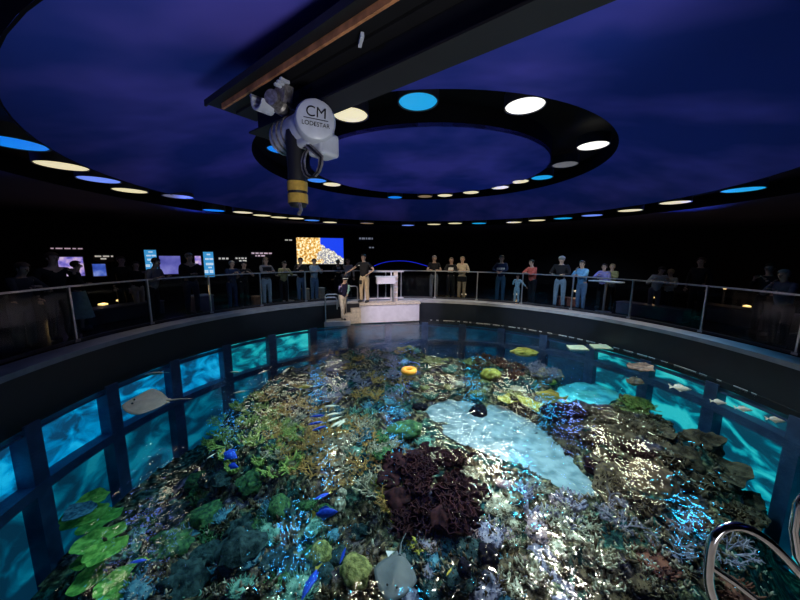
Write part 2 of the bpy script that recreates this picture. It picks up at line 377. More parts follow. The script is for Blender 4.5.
def reef_mat():
    m = bpy.data.materials.new('reef_rock'); m.use_nodes = True; nt = m.node_tree; N = nt.nodes; L = nt.links
    b = N['Principled BSDF']; b.inputs['Roughness'].default_value = 0.9; b.inputs['Specular IOR Level'].default_value = 0.1
    tc = N.new('ShaderNodeTexCoord')
    def nz(s, d=4):
        t = N.new('ShaderNodeTexNoise'); t.inputs['Scale'].default_value = s; t.inputs['Detail'].default_value = d; L.new(tc.outputs['Object'], t.inputs['Vector']); return t
    def rp(f, cols):
        c = N.new('ShaderNodeValToRGB'); L.new(f, c.inputs['Fac']); e = c.color_ramp.elements
        e[0].position = cols[0][0]; e[0].color = (*cols[0][1], 1); e[1].position = cols[-1][0]; e[1].color = (*cols[-1][1], 1)
        for p, q in cols[1:-1]: k = e.new(p); k.color = (*q, 1)
        return c
    a = rp(nz(1.3, 5).outputs['Fac'], [(0.34, (0.02, 0.07, 0.09)), (0.43, (0.05, 0.11, 0.09)), (0.48, (0.16, 0.12, 0.07)), (0.56, (0.19, 0.10, 0.06)), (0.66, (0.12, 0.08, 0.14))])
    s = rp(nz(10, 9).outputs['Fac'], [(0.38, (0.04, 0.05, 0.06)), (0.52, (0.22, 0.24, 0.24)), (0.68, (1.0, 1.0, 0.9))])
    mx = N.new('ShaderNodeMix'); mx.data_type = 'RGBA'; mx.blend_type = 'MULTIPLY'; mx.inputs[0].default_value = 1.0
    L.new(a.outputs[0], mx.inputs[6]); L.new(s.outputs[0], mx.inputs[7])
    g = N.new('ShaderNodeMix'); g.data_type = 'RGBA'; g.blend_type = 'MULTIPLY'; g.inputs[0].default_value = 1; g.inputs[7].default_value = (2.4, 2.4, 2.4, 1)
    L.new(mx.outputs[2], g.inputs[6]); L.new(g.outputs[2], b.inputs['Base Color'])
    bn = N.new('ShaderNodeBump'); bn.inputs['Distance'].default_value = 0.06; L.new(nz(14, 5).outputs['Fac'], bn.inputs['Height']); L.new(bn.outputs[0], b.inputs['Normal'])
    return m
M_reef = reef_mat()
struct('floor_reef', rb, M_reef, ang=180)
M_sand = mat('pale_sand', (0.36, 0.37, 0.41), 0.9, col2=(0.15, 0.19, 0.22), scale=4.5, detail=8, contrast=(0.35, 0.6), bump=0.5, bscale=9)
M_sand2 = mat('turquoise_sand', (0.25, 0.95, 0.95), 0.9, col2=(0.08, 0.50, 0.55), scale=2.5, detail=4, contrast=(0.4, 0.55))
def sandbed(poly, z, grow, m, name, label):
    xs_ = [p[0] for p in poly]; ys_ = [p[1] for p in poly]; s = MB(); st = 0.06; id_ = {}
    x0, y0 = min(xs_)-grow, min(ys_)-grow; nx = int((max(xs_)-x0+grow)/st)+1; ny = int((max(ys_)-y0+grow)/st)+1
    for j in range(ny):
        for i in range(nx):
            x, y = x0+i*st, y0+j*st
            if pdist(x, y, poly) < grow:
                id_[(i, j)] = len(s.v); s.v.append((x, y, z + noise.noise(Vector((x*1.5, y*1.5, 2)))*0.05 + noise.noise(Vector((x*7, y*7, 2)))*0.012))
    for j in range(ny-1):
        for i in range(nx-1):
            k = [(i, j), (i+1, j), (i+1, j+1), (i, j+1)]
            if all(q in id_ for q in k): s.f.append(tuple(id_[q] for q in k))
    tag(s.build(name, m, ang=180), label, 'sand', kind='stuff')
sandbed(SAND, -2.17, 0.04, M_sand, 'sand_bed', 'pale white sand channel in the middle of the reef')
sandbed(POOL, -2.16, 0.1, M_sand2, 'sand_pocket', 'turquoise sand pocket at the right back of the reef')
#PART2
# ------------------------------------------------------------------ ceiling lights
M_dw = mat('warm_lamp_glass', (0.8, 0.78, 0.6), 0.4, emit=(0.86, 0.76, 0.46), es=0.9, scale=9)
M_dww = mat('bright_lamp_glass', (0.8, 0.8, 0.8), 0.4, emit=(1.0, 0.98, 0.90), es=1.25, scale=9)
M_db = mat('blue_lamp_glass', (0.01, 0.04, 0.1), 0.4, emit=(0.005, 0.20, 0.80), es=1.0, scale=9)
M_dc = mat('cyan_lamp_glass', (0.01, 0.05, 0.1), 0.4, emit=(0.01, 0.34, 0.72), es=1.0, scale=9)
M_dv = mat('violet_lamp_glass', (0.03, 0.03, 0.1), 0.4, emit=(0.16, 0.28, 0.95), es=0.95, scale=9)
M_do = mat('unlit_lamp_glass', (0.25, 0.25, 0.27), 0.4, emit=(0.3, 0.3, 0.32), es=0.35, scale=9)
M_dd = mat('dimmed_lamp_glass', (0.3, 0.2, 0.1), 0.4, emit=(0.35, 0.24, 0.12), es=0.55, scale=9)
M_rim = mat('lamp_rim_metal', (0.02, 0.02, 0.025), 0.5, scale=9)
KW = {'w': (M_dw, 'warm white', WARM, 1.0), 'W': (M_dww, 'brilliant white', (1, 0.97, 0.85), 2.6), 'b': (M_db, 'deep blue', BLUE, 1.0), 'c': (M_dc, 'bright cyan', (0.03, 0.5, 1), 1.3),
      'v': (M_dv, 'violet blue', (0.2, 0.3, 1), 0.8), 'o': (M_do, 'unlit grey', None, 0), 'd': (M_dd, 'dimmed amber', None, 0)}
OUT = [(13,142,'b'),(62,165,'w'),(99,179,'v'),(130,190,'w'),(178,196,'o'),(214,210,'b'),(243,212,'w'),(262,215,'w'),(279,217,'w'),(296,218,'w'),(312,220,'b'),(330,222,'w'),
       (367,223,'d'),(408,225,'v'),(434,224,'w'),(455,223,'w'),(479,223,'c'),(514,222,'w'),(537,220,'w'),(563,218,'c'),(592,215,'v'),(630,210,'w'),(675,202,'w'),(743,189,'c')]
INN = [(418,101,'c'),(525,105,'W'),(593,145,'W'),(565,164,'o'),(542,177,'c'),(519,181,'w'),(500,187,'w'),(471,192,'w'),(445,195,'w'),(425,196,'d'),(395,197,'b'),
       (332,184,'w'),(317,180,'b'),(281,149,'b'),(350,114,'w')]
LPROTO = {}
def side(u, v):
    return 'left' if u < 267 else ('middle' if u < 480 else 'right')
def ceiling_light(u, v, k, H, ringname, rad, cat_group, e):
    m, word, lc, kk = KW[k]; loc = pz(u, v, H + 0.02)
    lab = None
    if (k, rad) not in LPROTO:
        t = thing('ceiling_light', 'x', 'ceiling light', loc)
        MB().lathe([(rad, 0.0), (rad*0.96, -0.015), (0.02, -0.03)], 32).build('lamp_glass', m, t)
        MB().ring([(rad, -0.02), (rad+0.02, -0.02), (rad+0.02, 0.16), (rad, 0.16)], (0, 0), n=32).build('rim', M_rim, t)
        LPROTO[(k, rad)] = t
    else: t = dup(LPROTO[(k, rad)], loc)
    if lc:
        # the lamp inside the fitting, shining down
        d = Vector(loc) + Vector((0, 0, -0.06))
        hd_ = Vector((TC[0]-d.x, TC[1]-d.y, 0)).normalized() if rad > 0.3 else Vector((-d.x, -d.y, 0)).normalized()
        ti = math.tan(math.radians(34 if rad > 0.3 else 18)); spot('ceiling_lamp', d, d + hd_*ti + Vector((0, 0, -1)), e*kk, lc, 82 if rad > 0.3 else 100, rad*0.8, 0.5)
    return t, word
SPEC = {}
for u, v, k in OUT:
    t, word = ceiling_light(u, v, k, HO, 'outer', 0.33, '', 40 if u < 300 else (70 if u < 580 else 170))
    SPEC.setdefault(('outer', word), []).append((u, t))
for u, v, k in INN:
    t, word = ceiling_light(u, v, k, HI, 'inner', 0.275, '', 150 if u < 500 else 380)
    SPEC.setdefault(('inner', word), []).append((u, t))
for (rn, word), L_ in SPEC.items():
    L_.sort(key=lambda q: q[0]); n_ = len(L_)
    ordn = ['leftmost', 'second from the left', 'third from the left', 'fourth from the left', 'fifth from the left', 'sixth from the left', 'seventh from the left', 'eighth from the left', 'ninth from the left', 'tenth from the left', 'eleventh from the left', 'twelfth from the left', 'thirteenth from the left']
    for i, (u, t) in enumerate(L_):
        pos = '' if n_ == 1 else (', rightmost of that colour' if i == n_-1 else ', %s of that colour' % ordn[i])
        if n_ == 1: pos = ', the only such one'
        t['label'] = '%s ceiling light in the %s ring%s' % (word, rn, pos); t['category'] = 'ceiling light'
        t['group'] = 'round ceiling lights of the %s ring' % rn

# ------------------------------------------------------------------ beam, trolley and hoist
DV = Vector((0.791, -0.612, 0)); NV = Vector((0.612, 0.791, 0)); RZ = math.atan2(DV.y, DV.x)
KB = 0.74
def bp(s, n, z): return (DV*s + NV*n + Vector((0, 0, z-CZ)))*KB + Vector((0, 0, CZ))
def bbox(mb, s0, s1, n0, n1, z0, z1): return mb.box(bp((s0+s1)/2, (n0+n1)/2, (z0+z1)/2), ((s1-s0)*KB, (n1-n0)*KB, (z1-z0)*KB), RZ)
t = thing('crane_beam', 'long black overhead crane beam with a copper strip above the pool', 'crane beam', (0, 0, 0))
bm_ = MB(); bbox(bm_, -4.45, 4.0, 1.76, 2.42, 3.73, 3.77); bbox(bm_, -4.30, 4.0, 2.30, 2.42, 3.77, 4.75); bbox(bm_, -4.45, 4.0, 1.76, 1.78, 3.70, 3.73); bm_.build('top_channel', M_beam, t)
bm_ = MB(); bbox(bm_, -4.12, 4.0, 2.26, 2.28, 3.44, 3.73); bbox(bm_, -4.12, 4.0, 2.13, 2.42, 3.42, 3.44); bm_.build('lower_flange', M_beam, t)
bm_ = MB(); bbox(bm_, -4.28, 4.0, 1.888, 1.915, 3.67, 3.73); bm_.build('conductor_strip', M_copper, t)['label'] = 'copper coloured strip'
bm_ = MB(); bbox(bm_, -4.36, 4.0, 2.10, 2.14, 3.70, 3.73); bm_.build('inner_rail', M_beam, t)
q = pz(361, 40, CZ+1.30); bm_ = MB(); bm_.box(q, (0.02, 0.10, 0.03), 0.3); bm_.build('clip', M_hoist, t)['label'] = 'small white clip'
# hoist hanging under the lower flange
HZ = CZ + 1.30*KB; KH = 0.86
hp = pz(306, 131, HZ); h0 = Vector((hp.x, hp.y, 0))
t = thing('chain_hoist', 'white electric chain hoist with a black chain bag hanging under the beam', 'hoist', (h0.x, h0.y, HZ), RZ); t.scale = (KH, KH, KH)
RX = Matrix.Rotation(PI/2, 3, 'Y')                                   # lathe axis along the beam
def dirx(): return Matrix.Rotation(PI/2, 3, 'Y')
# local x runs along the beam away to camera right, local -y faces the camera
mb = MB().lathe([(0.02, -0.44), (0.12, -0.43), (0.15, -0.38), (0.16, -0.02), (0.165, 0.0), (0.165, 0.17), (0.14, 0.22), (0.02, 0.24)], 28, (0, 0, 0), dirx())
mb.build('motor_housing', M_hoist, t)
mb = MB().box((0.10, 0.03, -0.02), (0.22, 0.30, 0.32)); mb.box((0.20, 0.04, -0.16), (0.20, 0.22, 0.20)); g_ = mb.build('gear_case', M_hoist, t, smooth=False)
bv = g_.modifiers.new('bevel', 'BEVEL'); bv.width = 0.035; bv.segments = 3
for k in (-0.32, -0.24, -0.16): MB().ring([(0.158, k), (0.170, k), (0.170, k+0.012), (0.158, k+0.012)], (0, 0), n=28).build('cooling_rib', M_hgrey, t).rotation_euler = (0, PI/2, 0)
# rounded end cover that faces the pool camera with its maker's mark
cvx = Matrix.Rotation(-1.5, 3, 'Z') @ Matrix.Rotation(-0.25, 3, 'Y')
view = (Vector((0, 0, CZ)) - Vector((h0.x, h0.y, HZ))).normalized(); view = Matrix.Rotation(-RZ, 3, 'Z') @ view
view = (view + Vector((0.25, -0.1, 0.25))).normalized()
Rv = view.to_track_quat('Z', 'Y').to_matrix()
cc_ = Vector((0.15, -0.02, 0.0)) + view*0.07
cv = MB().lathe([(0.17, 0.0), (0.17, 0.09), (0.155, 0.125), (0.12, 0.14), (0.02, 0.142)], 28, cc_, Rv).build('end_cover', M_hoist, t)
def text_obj(name, body, size, m, parent, R, loc, ext=0.002):
    cu = bpy.data.curves.new(name, 'FONT'); cu.body = body; cu.size = size; cu.align_x = 'CENTER'; cu.align_y = 'CENTER'; cu.extrude = ext
    o = bpy.data.objects.new(name, cu); C.objects.link(o)
    dg = bpy.context.evaluated_depsgraph_get(); me = bpy.data.meshes.new_from_object(o.evaluated_get(dg)); bpy.data.objects.remove(o)
    me.materials.clear(); me.materials.append(m); o = bpy.data.objects.new(name, me); C.objects.link(o); o.parent = parent
    o.matrix_local = Matrix.Translation(loc) @ R.to_4x4(); return o
upw = Vector((0.1, 0, 1)); zx = view; xx = upw.cross(zx).normalized(); yx = zx.cross(xx); Rt = Matrix((xx, yx, zx)).transposed()
text_obj('maker_mark', 'CM', 0.115, M_rubber, cv, Rt, cc_ + Rt @ Vector((0, 0.045, 0.143)))
text_obj('model_mark', 'LODESTAR', 0.047, M_rubber, cv, Rt, cc_ + Rt @ Vector((0, -0.045, 0.143)))
MB().box(cc_ + Rt @ Vector((0, -0.005, 0.143)), (0.2, 0.006, 0.004), R=Rt).build('mark_line', M_rubber, cv)
# chain bag: a black hanging tube with two yellow bands
q = ray(297, 175); sb = (h0.dot(NV)); bagp = q*((math.hypot(h0.x, h0.y))/math.hypot(q.x, q.y)) 
bl = Matrix.Rotation(-RZ, 3, 'Z') @ ((Vector((bagp.x, bagp.y, 0)) - Vector((h0.x, h0.y, 0)))/KH)
zt = -0.02; zb = (ray(297, 207)*(math.hypot(h0.x, h0.y)/math.hypot(ray(297, 207).x, ray(297, 207).y))).z + CZ - HZ
zb /= KH
bag = MB().lathe([(0.085, zt), (0.09, zt-0.06), (0.083, (zt+zb)/2), (0.088, zb+0.03), (0.07, zb), (0.02, zb-0.005)], 20, (bl.x, bl.y, 0)).build('chain_bag', M_rubber, t)
for zz, hh in ((zb+0.075, 0.085), (zb+0.185, 0.085)):
    MB().ring([(0.089, zz-hh/2), (0.093, zz-hh/2), (0.093, zz+hh/2), (0.089, zz+hh/2)], (0, 0), n=20).build('yellow_band', M_gold, bag).location = (bl.x, bl.y, 0)
hk = MB().tube([(bl.x+0.07, bl.y-0.03, zb+0.02), (bl.x+0.1, bl.y-0.04, zb-0.04), (bl.x+0.05, bl.y-0.03, zb-0.07)], 0.018, 8); hk.build('hook', M_hgrey, t)
for k, (dx, r_) in enumerate(((0.0, 0.012), (0.035, 0.009), (-0.04, 0.009))):
    pts = [(0.10+dx, -0.1, -0.14)] + [(0.18+dx*0.6 + 0.13*math.sin(a), -0.08, -0.32 - 0.13*math.cos(a) + 0.0) for a in [PI*(0.55 - i*0.16) for i in range(10)]] + [(0.02+dx, -0.08, -0.16)]
    MB().tube(pts, r_, 6).build('cable', M_hgrey if k else M_rubber, t)
MB().box((0, 0, 0.17), (0.26, 0.16, 0.1)).box((-0.08, 0.05, 0.24), (0.03, 0.02, 0.12)).box((0.08, 0.05, 0.24), (0.03, 0.02, 0.12)).build('suspension_lug', M_beam, t)
# trolley with the trimmed metal parts left of the hoist
qp = pz(279, 103, CZ+1.58*KB)
t = thing('beam_trolley', 'metal trolley drive with a white cover clamped to the crane beam', 'trolley', qp, RZ); t.scale = (KB, KB, KB)
MB().lathe([(0.02, -0.16), (0.09, -0.15), (0.10, -0.02), (0.075, 0.0), (0.075, 0.12), (0.02, 0.13)], 20, (0.0, -0.02, 0.0), Matrix.Rotation(PI/2, 3, 'X') @ Matrix.Rotation(0.5, 3, 'Y')).build('drive_motor', M_hgrey, t)
mb = MB(); 
for i in range(9):
    a = PI*(0.95 + i*0.11); mb.box((-0.12+0.11*math.cos(a), -0.10, 0.02+0.11*math.sin(a)), (0.055, 0.17, 0.016), R=Matrix.Rotation(-(a+PI/2), 3, 'Y'))
mb.build('curved_cover', M_hoist, t)['label'] = 'white curved cover'
MB().box((-0.24, -0.10, 0.04), (0.03, 0.14, 0.13), R=Matrix.Rotation(-0.5, 3, 'Y')).build('cover_arm', M_hoist, t)
MB().box((0.1, 0, 0.06), (0.18, 0.10, 0.16), R=Matrix.Rotation(0.35, 3, 'Y')).build('side_plate', M_hgrey, t)
for k in range(3): MB().box((0.13+0.05*k, -0.07, 0.10+0.01*k), (0.03, 0.10, 0.025)).build('fin', M_hoist, t)
for k, (x, z) in enumerate(((-0.1, 0.13), (0.08, 0.14))): MB().lathe([(0.02, -0.02), (0.05, -0.02), (0.05, 0.02), (0.02, 0.02)], 14, (x, 0.04, z), Matrix.Rotation(PI/2, 3, 'X')).build('wheel', M_hgrey, t)
MB().tube([(0.12, 0, 0.0), (0.22, 0.0, -0.12), (0.34, 0.03, -0.15), (0.42, 0.08, -0.08)], 0.012, 6).build('cable', M_rubber, t)

# ------------------------------------------------------------------ railing round the pool
RR = 7.19; RH = 1.2
t = thing('glass_railing', 'long curved glass railing with steel posts and handrail around the pool', 'railing', (TC[0], TC[1], 0))
AZ = [-113.5 + 13.1*i for i in range(9)] + [8.0 + 13.8*i for i in range(8)]
AZ = [a for a in AZ if not (-4 < a < 6)] + [-3.5]
AZ = sorted(AZ)
Z0 = (0, 0)
MB().ring([(RR-0.03, RH-0.02), (RR+0.03, RH-0.02), (RR+0.03, RH+0.015), (RR-0.03, RH+0.015)], Z0, AZ[0], AZ[-1], n=140).build('handrail', M_steel, t)
MB().ring([(RR-0.035, 0.045), (RR+0.035, 0.045), (RR+0.035, 0.10), (RR-0.035, 0.10)], Z0, AZ[0], AZ[-1], n=140).build('base_channel', mat('dark_anodised_metal', (0.07, 0.07, 0.085), 0.4, 0.6), t)
for a in AZ:
    q = azp(a, RR, 0.62, Z0); p_ = MB().box(q, (0.035, 0.05, 1.15), -math.radians(a)); p_.box(azp(a, RR, 0.07, Z0), (0.10, 0.09, 0.05), -math.radians(a)); p_.build('post', M_steel, t)
for a, b in zip(AZ[:-1], AZ[1:]):
    MB().ring([(RR-0.006, 0.10), (RR+0.006, 0.10), (RR+0.006, RH-0.04), (RR-0.006, RH-0.04)], Z0, a+0.3, b-0.3, n=10).build('glass_panel', M_glass, t)

# glints of light modelled as small white tubes along the water's edge on the right
M_glint = mat('white_glint', (0.75, 0.72, 0.72), 0.4, scale=9)
t = thing('waterline_glints', 'thin line of white glints modelled along the tank wall at the waterline', 'glint line', (TC[0], TC[1], 0))
MB().tube([azp(a, RT-0.06, WZ+0.01, Z0) for a in range(3, 112, 2)], 0.006, 5).build('glint_carrier', M_rubber, t)
a = 4.0; random.seed(3)
for i in range(34):
    l = random.choice((0.09, 0.16, 0.26)); a += random.uniform(1.6, 3.4)
    MB().tube([azp(a, RT-0.06, WZ+0.012, Z0), azp(a+math.degrees(l/RT), RT-0.06, WZ+0.012, Z0)], 0.009, 6).build('float', M_glint, t)  # each short white tube stands in for a glint on the water

# ------------------------------------------------------------------ feeding dock across the pool
e1 = Vector((0.970, 0.243, 0)); e2 = Vector((-0.243, 0.970, 0)); RD = math.atan2(e1.y, e1.x); A = Vector((-1.49, 11.56, 0))
t = thing('feeding_dock', 'white stepped feeding dock at the far side of the pool', 'dock', A, RD)
MB().prism([(0, 0), (2.34, 0), (2.34, 0.34), (1.4, 0.62), (0, 0.85)], -0.76, -0.07).build('dock_body', M_dock, t, smooth=False)
MB().prism([(-0.03, -0.04), (2.38, -0.04), (2.38, 0.36), (1.4, 0.62), (-0.03, 0.85)], -0.07, 0.0).build('deck_plate', M_dock2, t, smooth=False)
MB().prism([(-0.35, 0.0), (0, 0.0), (0, 0.62), (-0.35, 0.62)], -0.76, -0.24).build('upper_step', M_dock2, t, smooth=False)
MB().prism([(-0.7, 0.0), (-0.35, 0.0), (-0.35, 0.55), (-0.7, 0.55)], -0.76, -0.42).build('lower_step', M_dock2, t, smooth=False)
MB().prism([(-1.35, -0.2), (-0.45, -0.2), (-0.45, 0.0), (-0.7, 0.0), (-0.7, 0.46), (-1.35, 0.30)], -0.74, -0.62).build('landing', M_dock2, t, smooth=False)
MB().prism([(-1.38, -0.23), (-0.42, -0.23), (-0.42, -0.2), (-1.38, -0.2)], -0.78, -0.60).build('landing_edge', M_dock, t, smooth=False)
def hoop(x, y, z0, w_, h, nm='hand_hoop'):
    pts = [(x, y, z0), (x, y, z0+h-0.08), (x+0.03, y, z0+h-0.02), (x+0.1, y, z0+h), (x+w_-0.1, y, z0+h), (x+w_-0.02, y, z0+h-0.03), (x+w_, y, z0+h-0.1), (x+w_, y, z0+h*0.5)]
    return MB().tube(pts, 0.022, 8).build(nm, M_steel, t)
hoop(-1.32, 0.25, -0.62, 0.5, 0.98); hoop(-1.32, -0.12, -0.62, 0.42, 0.92); hoop(-0.52, 0.50, -0.42, 0.45, 1.05)
for x in (0.22, 0.34): MB().box((x, 0.42, 0.62), (0.05, 0.05, 1.24)).build('gate_post', M_dock, t)
MB().box((1.0, 0.48, 1.2), (1.6, 0.05, 0.06)).build('top_rail', M_dock, t)
MB().box((1.0, 0.48, 0.12), (1.6, 0.04, 0.05)).build('bottom_rail', M_dock, t)
MB().box((1.02, 0.48, 0.65), (1.2, 0.012, 1.0)).build('glass_panel', M_glass, t)
MB().box((1.27, 0.42, 0.6), (0.045, 0.045, 1.2)).build('gate_post', M_dock, t)
mb = MB().box((1.45, 0.40, 0.6), (0.16, 0.06, 1.2)).build('ladder_post', M_dock2, t, smooth=False)
for k in range(5): MB().box((1.45, 0.36, 0.15+0.22*k), (0.13, 0.03, 0.05)).build('rung', M_dock, mb)
ax = A + e1*1.0 + e2*0.20
t = thing('feeding_bin', 'white rectangular feeding bin on a steel stand on the dock', 'bin', (ax.x, ax.y, 0.0), RD)
MB().prism([(-0.36, -0.14), (0.36, -0.14), (0.36, 0.14), (-0.36, 0.14)], 0.74, 1.0).build('tray', M_dock, t, smooth=False)
MB().box((0, 0, 1.015), (0.78, 0.33, 0.03)).build('lid', M_hoist, t)
MB().box((0.3, 0.0, 0.37), (0.05, 0.05, 0.74)).build('stand_leg', M_steel, t); MB().box((-0.3, 0.08, 0.37), (0.04, 0.04, 0.74)).build('stand_leg', M_steel, t)

# ------------------------------------------------------------------ ladder rails near the camera
pl0 = Vector((1.27, 1.08, 0)); pld = Vector((1, -0.15, 0)); pln = Vector((0.15, 1, 0)).normalized()
def onplane(u, v, off=0.0):
    d = ray(u, v); o = Vector((0, 0, CZ)); n_ = pln; p0 = pl0 + pln*off; tt = (p0-o).dot(n_)/d.dot(n_); return o + d*tt
def smoothpath(pts, it=2):
    for _ in range(it):
        q = [pts[0]]
        for a, b in zip(pts[:-1], pts[1:]): q += [a.lerp(b, 0.25), a.lerp(b, 0.75)]
        pts = q + [pts[-1]]
    return pts
t = thing('pool_ladder', 'polished chrome ladder handrails at the near edge of the pool', 'ladder', (2.0, 1.0, 0.0))
off = Vector((2.0, 1.0, 0.0))
loop = [onplane(*p) - off for p in [(735, 640), (716, 606), (708, 585), (709, 560), (712, 541), (721, 528), (740, 525), (764, 537), (788, 560), (815, 592), (850, 640), (900, 720)]]
loop = smoothpath(loop, 2)
MB().tube(loop, 0.0165, 14).build('side_rail', M_chrome, t)
MB().tube([onplane(709, 565) - off, onplane(735, 583) - off, onplane(800, 634) - off], 0.0125, 12).build('cross_bar', M_chrome, t)
lp2 = [p + Vector((0.50, 0.35, 0.0)) for p in loop]
MB().tube([onplane(*p, 0.25) - off for p in [(850, 470), (812, 486), (798, 505), (794, 530), (797, 555), (812, 580), (840, 620)]], 0.0165, 14).build('side_rail', M_chrome, t)
#PART3
# ------------------------------------------------------------------ people
def skin_mesh(nodes, edges, m, name, parent, sub=1, root=0):
    me = bpy.data.meshes.new(name); me.from_pydata([n_[0] for n_ in nodes], edges, []); me.update()
    o = bpy.data.objects.new(name, me); C.objects.link(o)
    sk = o.modifiers.new('s', 'SKIN'); sk.use_smooth_shade = True
    for i, n_ in enumerate(nodes):
        sv = me.skin_vertices[0].data[i]; r = n_[1]; sv.radius = (r, r) if not hasattr(r, '__len__') else r; sv.use_root = (i == root)
    if sub: ss = o.modifiers.new('u', 'SUBSURF'); ss.levels = sub; ss.render_levels = sub
    dg = bpy.context.evaluated_depsgraph_get(); nm = bpy.data.meshes.new_from_object(o.evaluated_get(dg))
    bpy.data.objects.remove(o); bpy.data.meshes.remove(me)
    return nm
def mesh_to_mb(me, mb):
    mb.add([tuple(v.co) for v in me.vertices], [tuple(p.vertices) for p in me.polygons]); bpy.data.meshes.remove(me); return mb
def lerp(a, b, t): return Vector(a).lerp(Vector(b), t)
SKINM = mat('light_skin', (0.55, 0.36, 0.27), 0.6, scale=9); SKIND = mat('tan_skin', (0.36, 0.22, 0.15), 0.6, scale=9)
M_shoe = mat('dark_shoe', (0.03, 0.03, 0.035), 0.6, scale=9); M_sole = mat('white_shoe', (0.6, 0.6, 0.6), 0.6, scale=9)
HAIR = {'dark': mat('dark_hair', (0.02, 0.014, 0.01), 0.6, scale=30), 'brown': mat('brown_hair', (0.10, 0.055, 0.03), 0.6, scale=30),
        'blond': mat('blond_hair', (0.42, 0.30, 0.16), 0.6, scale=30), 'grey': mat('grey_hair', (0.3, 0.29, 0.28), 0.6, scale=30)}
M_eye = mat('eye_dark', (0.02, 0.015, 0.012), 0.3, scale=9)
def cloth(name, c): return mat('cloth_' + name, c, 0.85, scale=14, bump=0.15, spec=0.15)
ARMS = {  # elbow and wrist of one arm (x outward, y forward, z) for a 1.7 m body
    'down': ((0.24, -0.02, 1.12), (0.25, 0.07, 0.88)), 'rail': ((0.27, 0.12, 1.14), (0.16, 0.33, 1.255)), 'lean': ((0.25, 0.27, 1.18), (0.06, 0.36, 1.26)),
    'hip': ((0.36, -0.06, 1.17), (0.19, 0.08, 1.02)), 'reach': ((0.36, 0.12, 1.20), (0.56, 0.24, 1.04)), 'phone': ((0.22, 0.16, 1.14), (0.08, 0.30, 1.38)),
    'fold': ((0.23, 0.10, 1.13), (-0.04, 0.22, 1.16)), 'face': ((0.24, 0.22, 1.16), (0.10, 0.16, 1.50))}
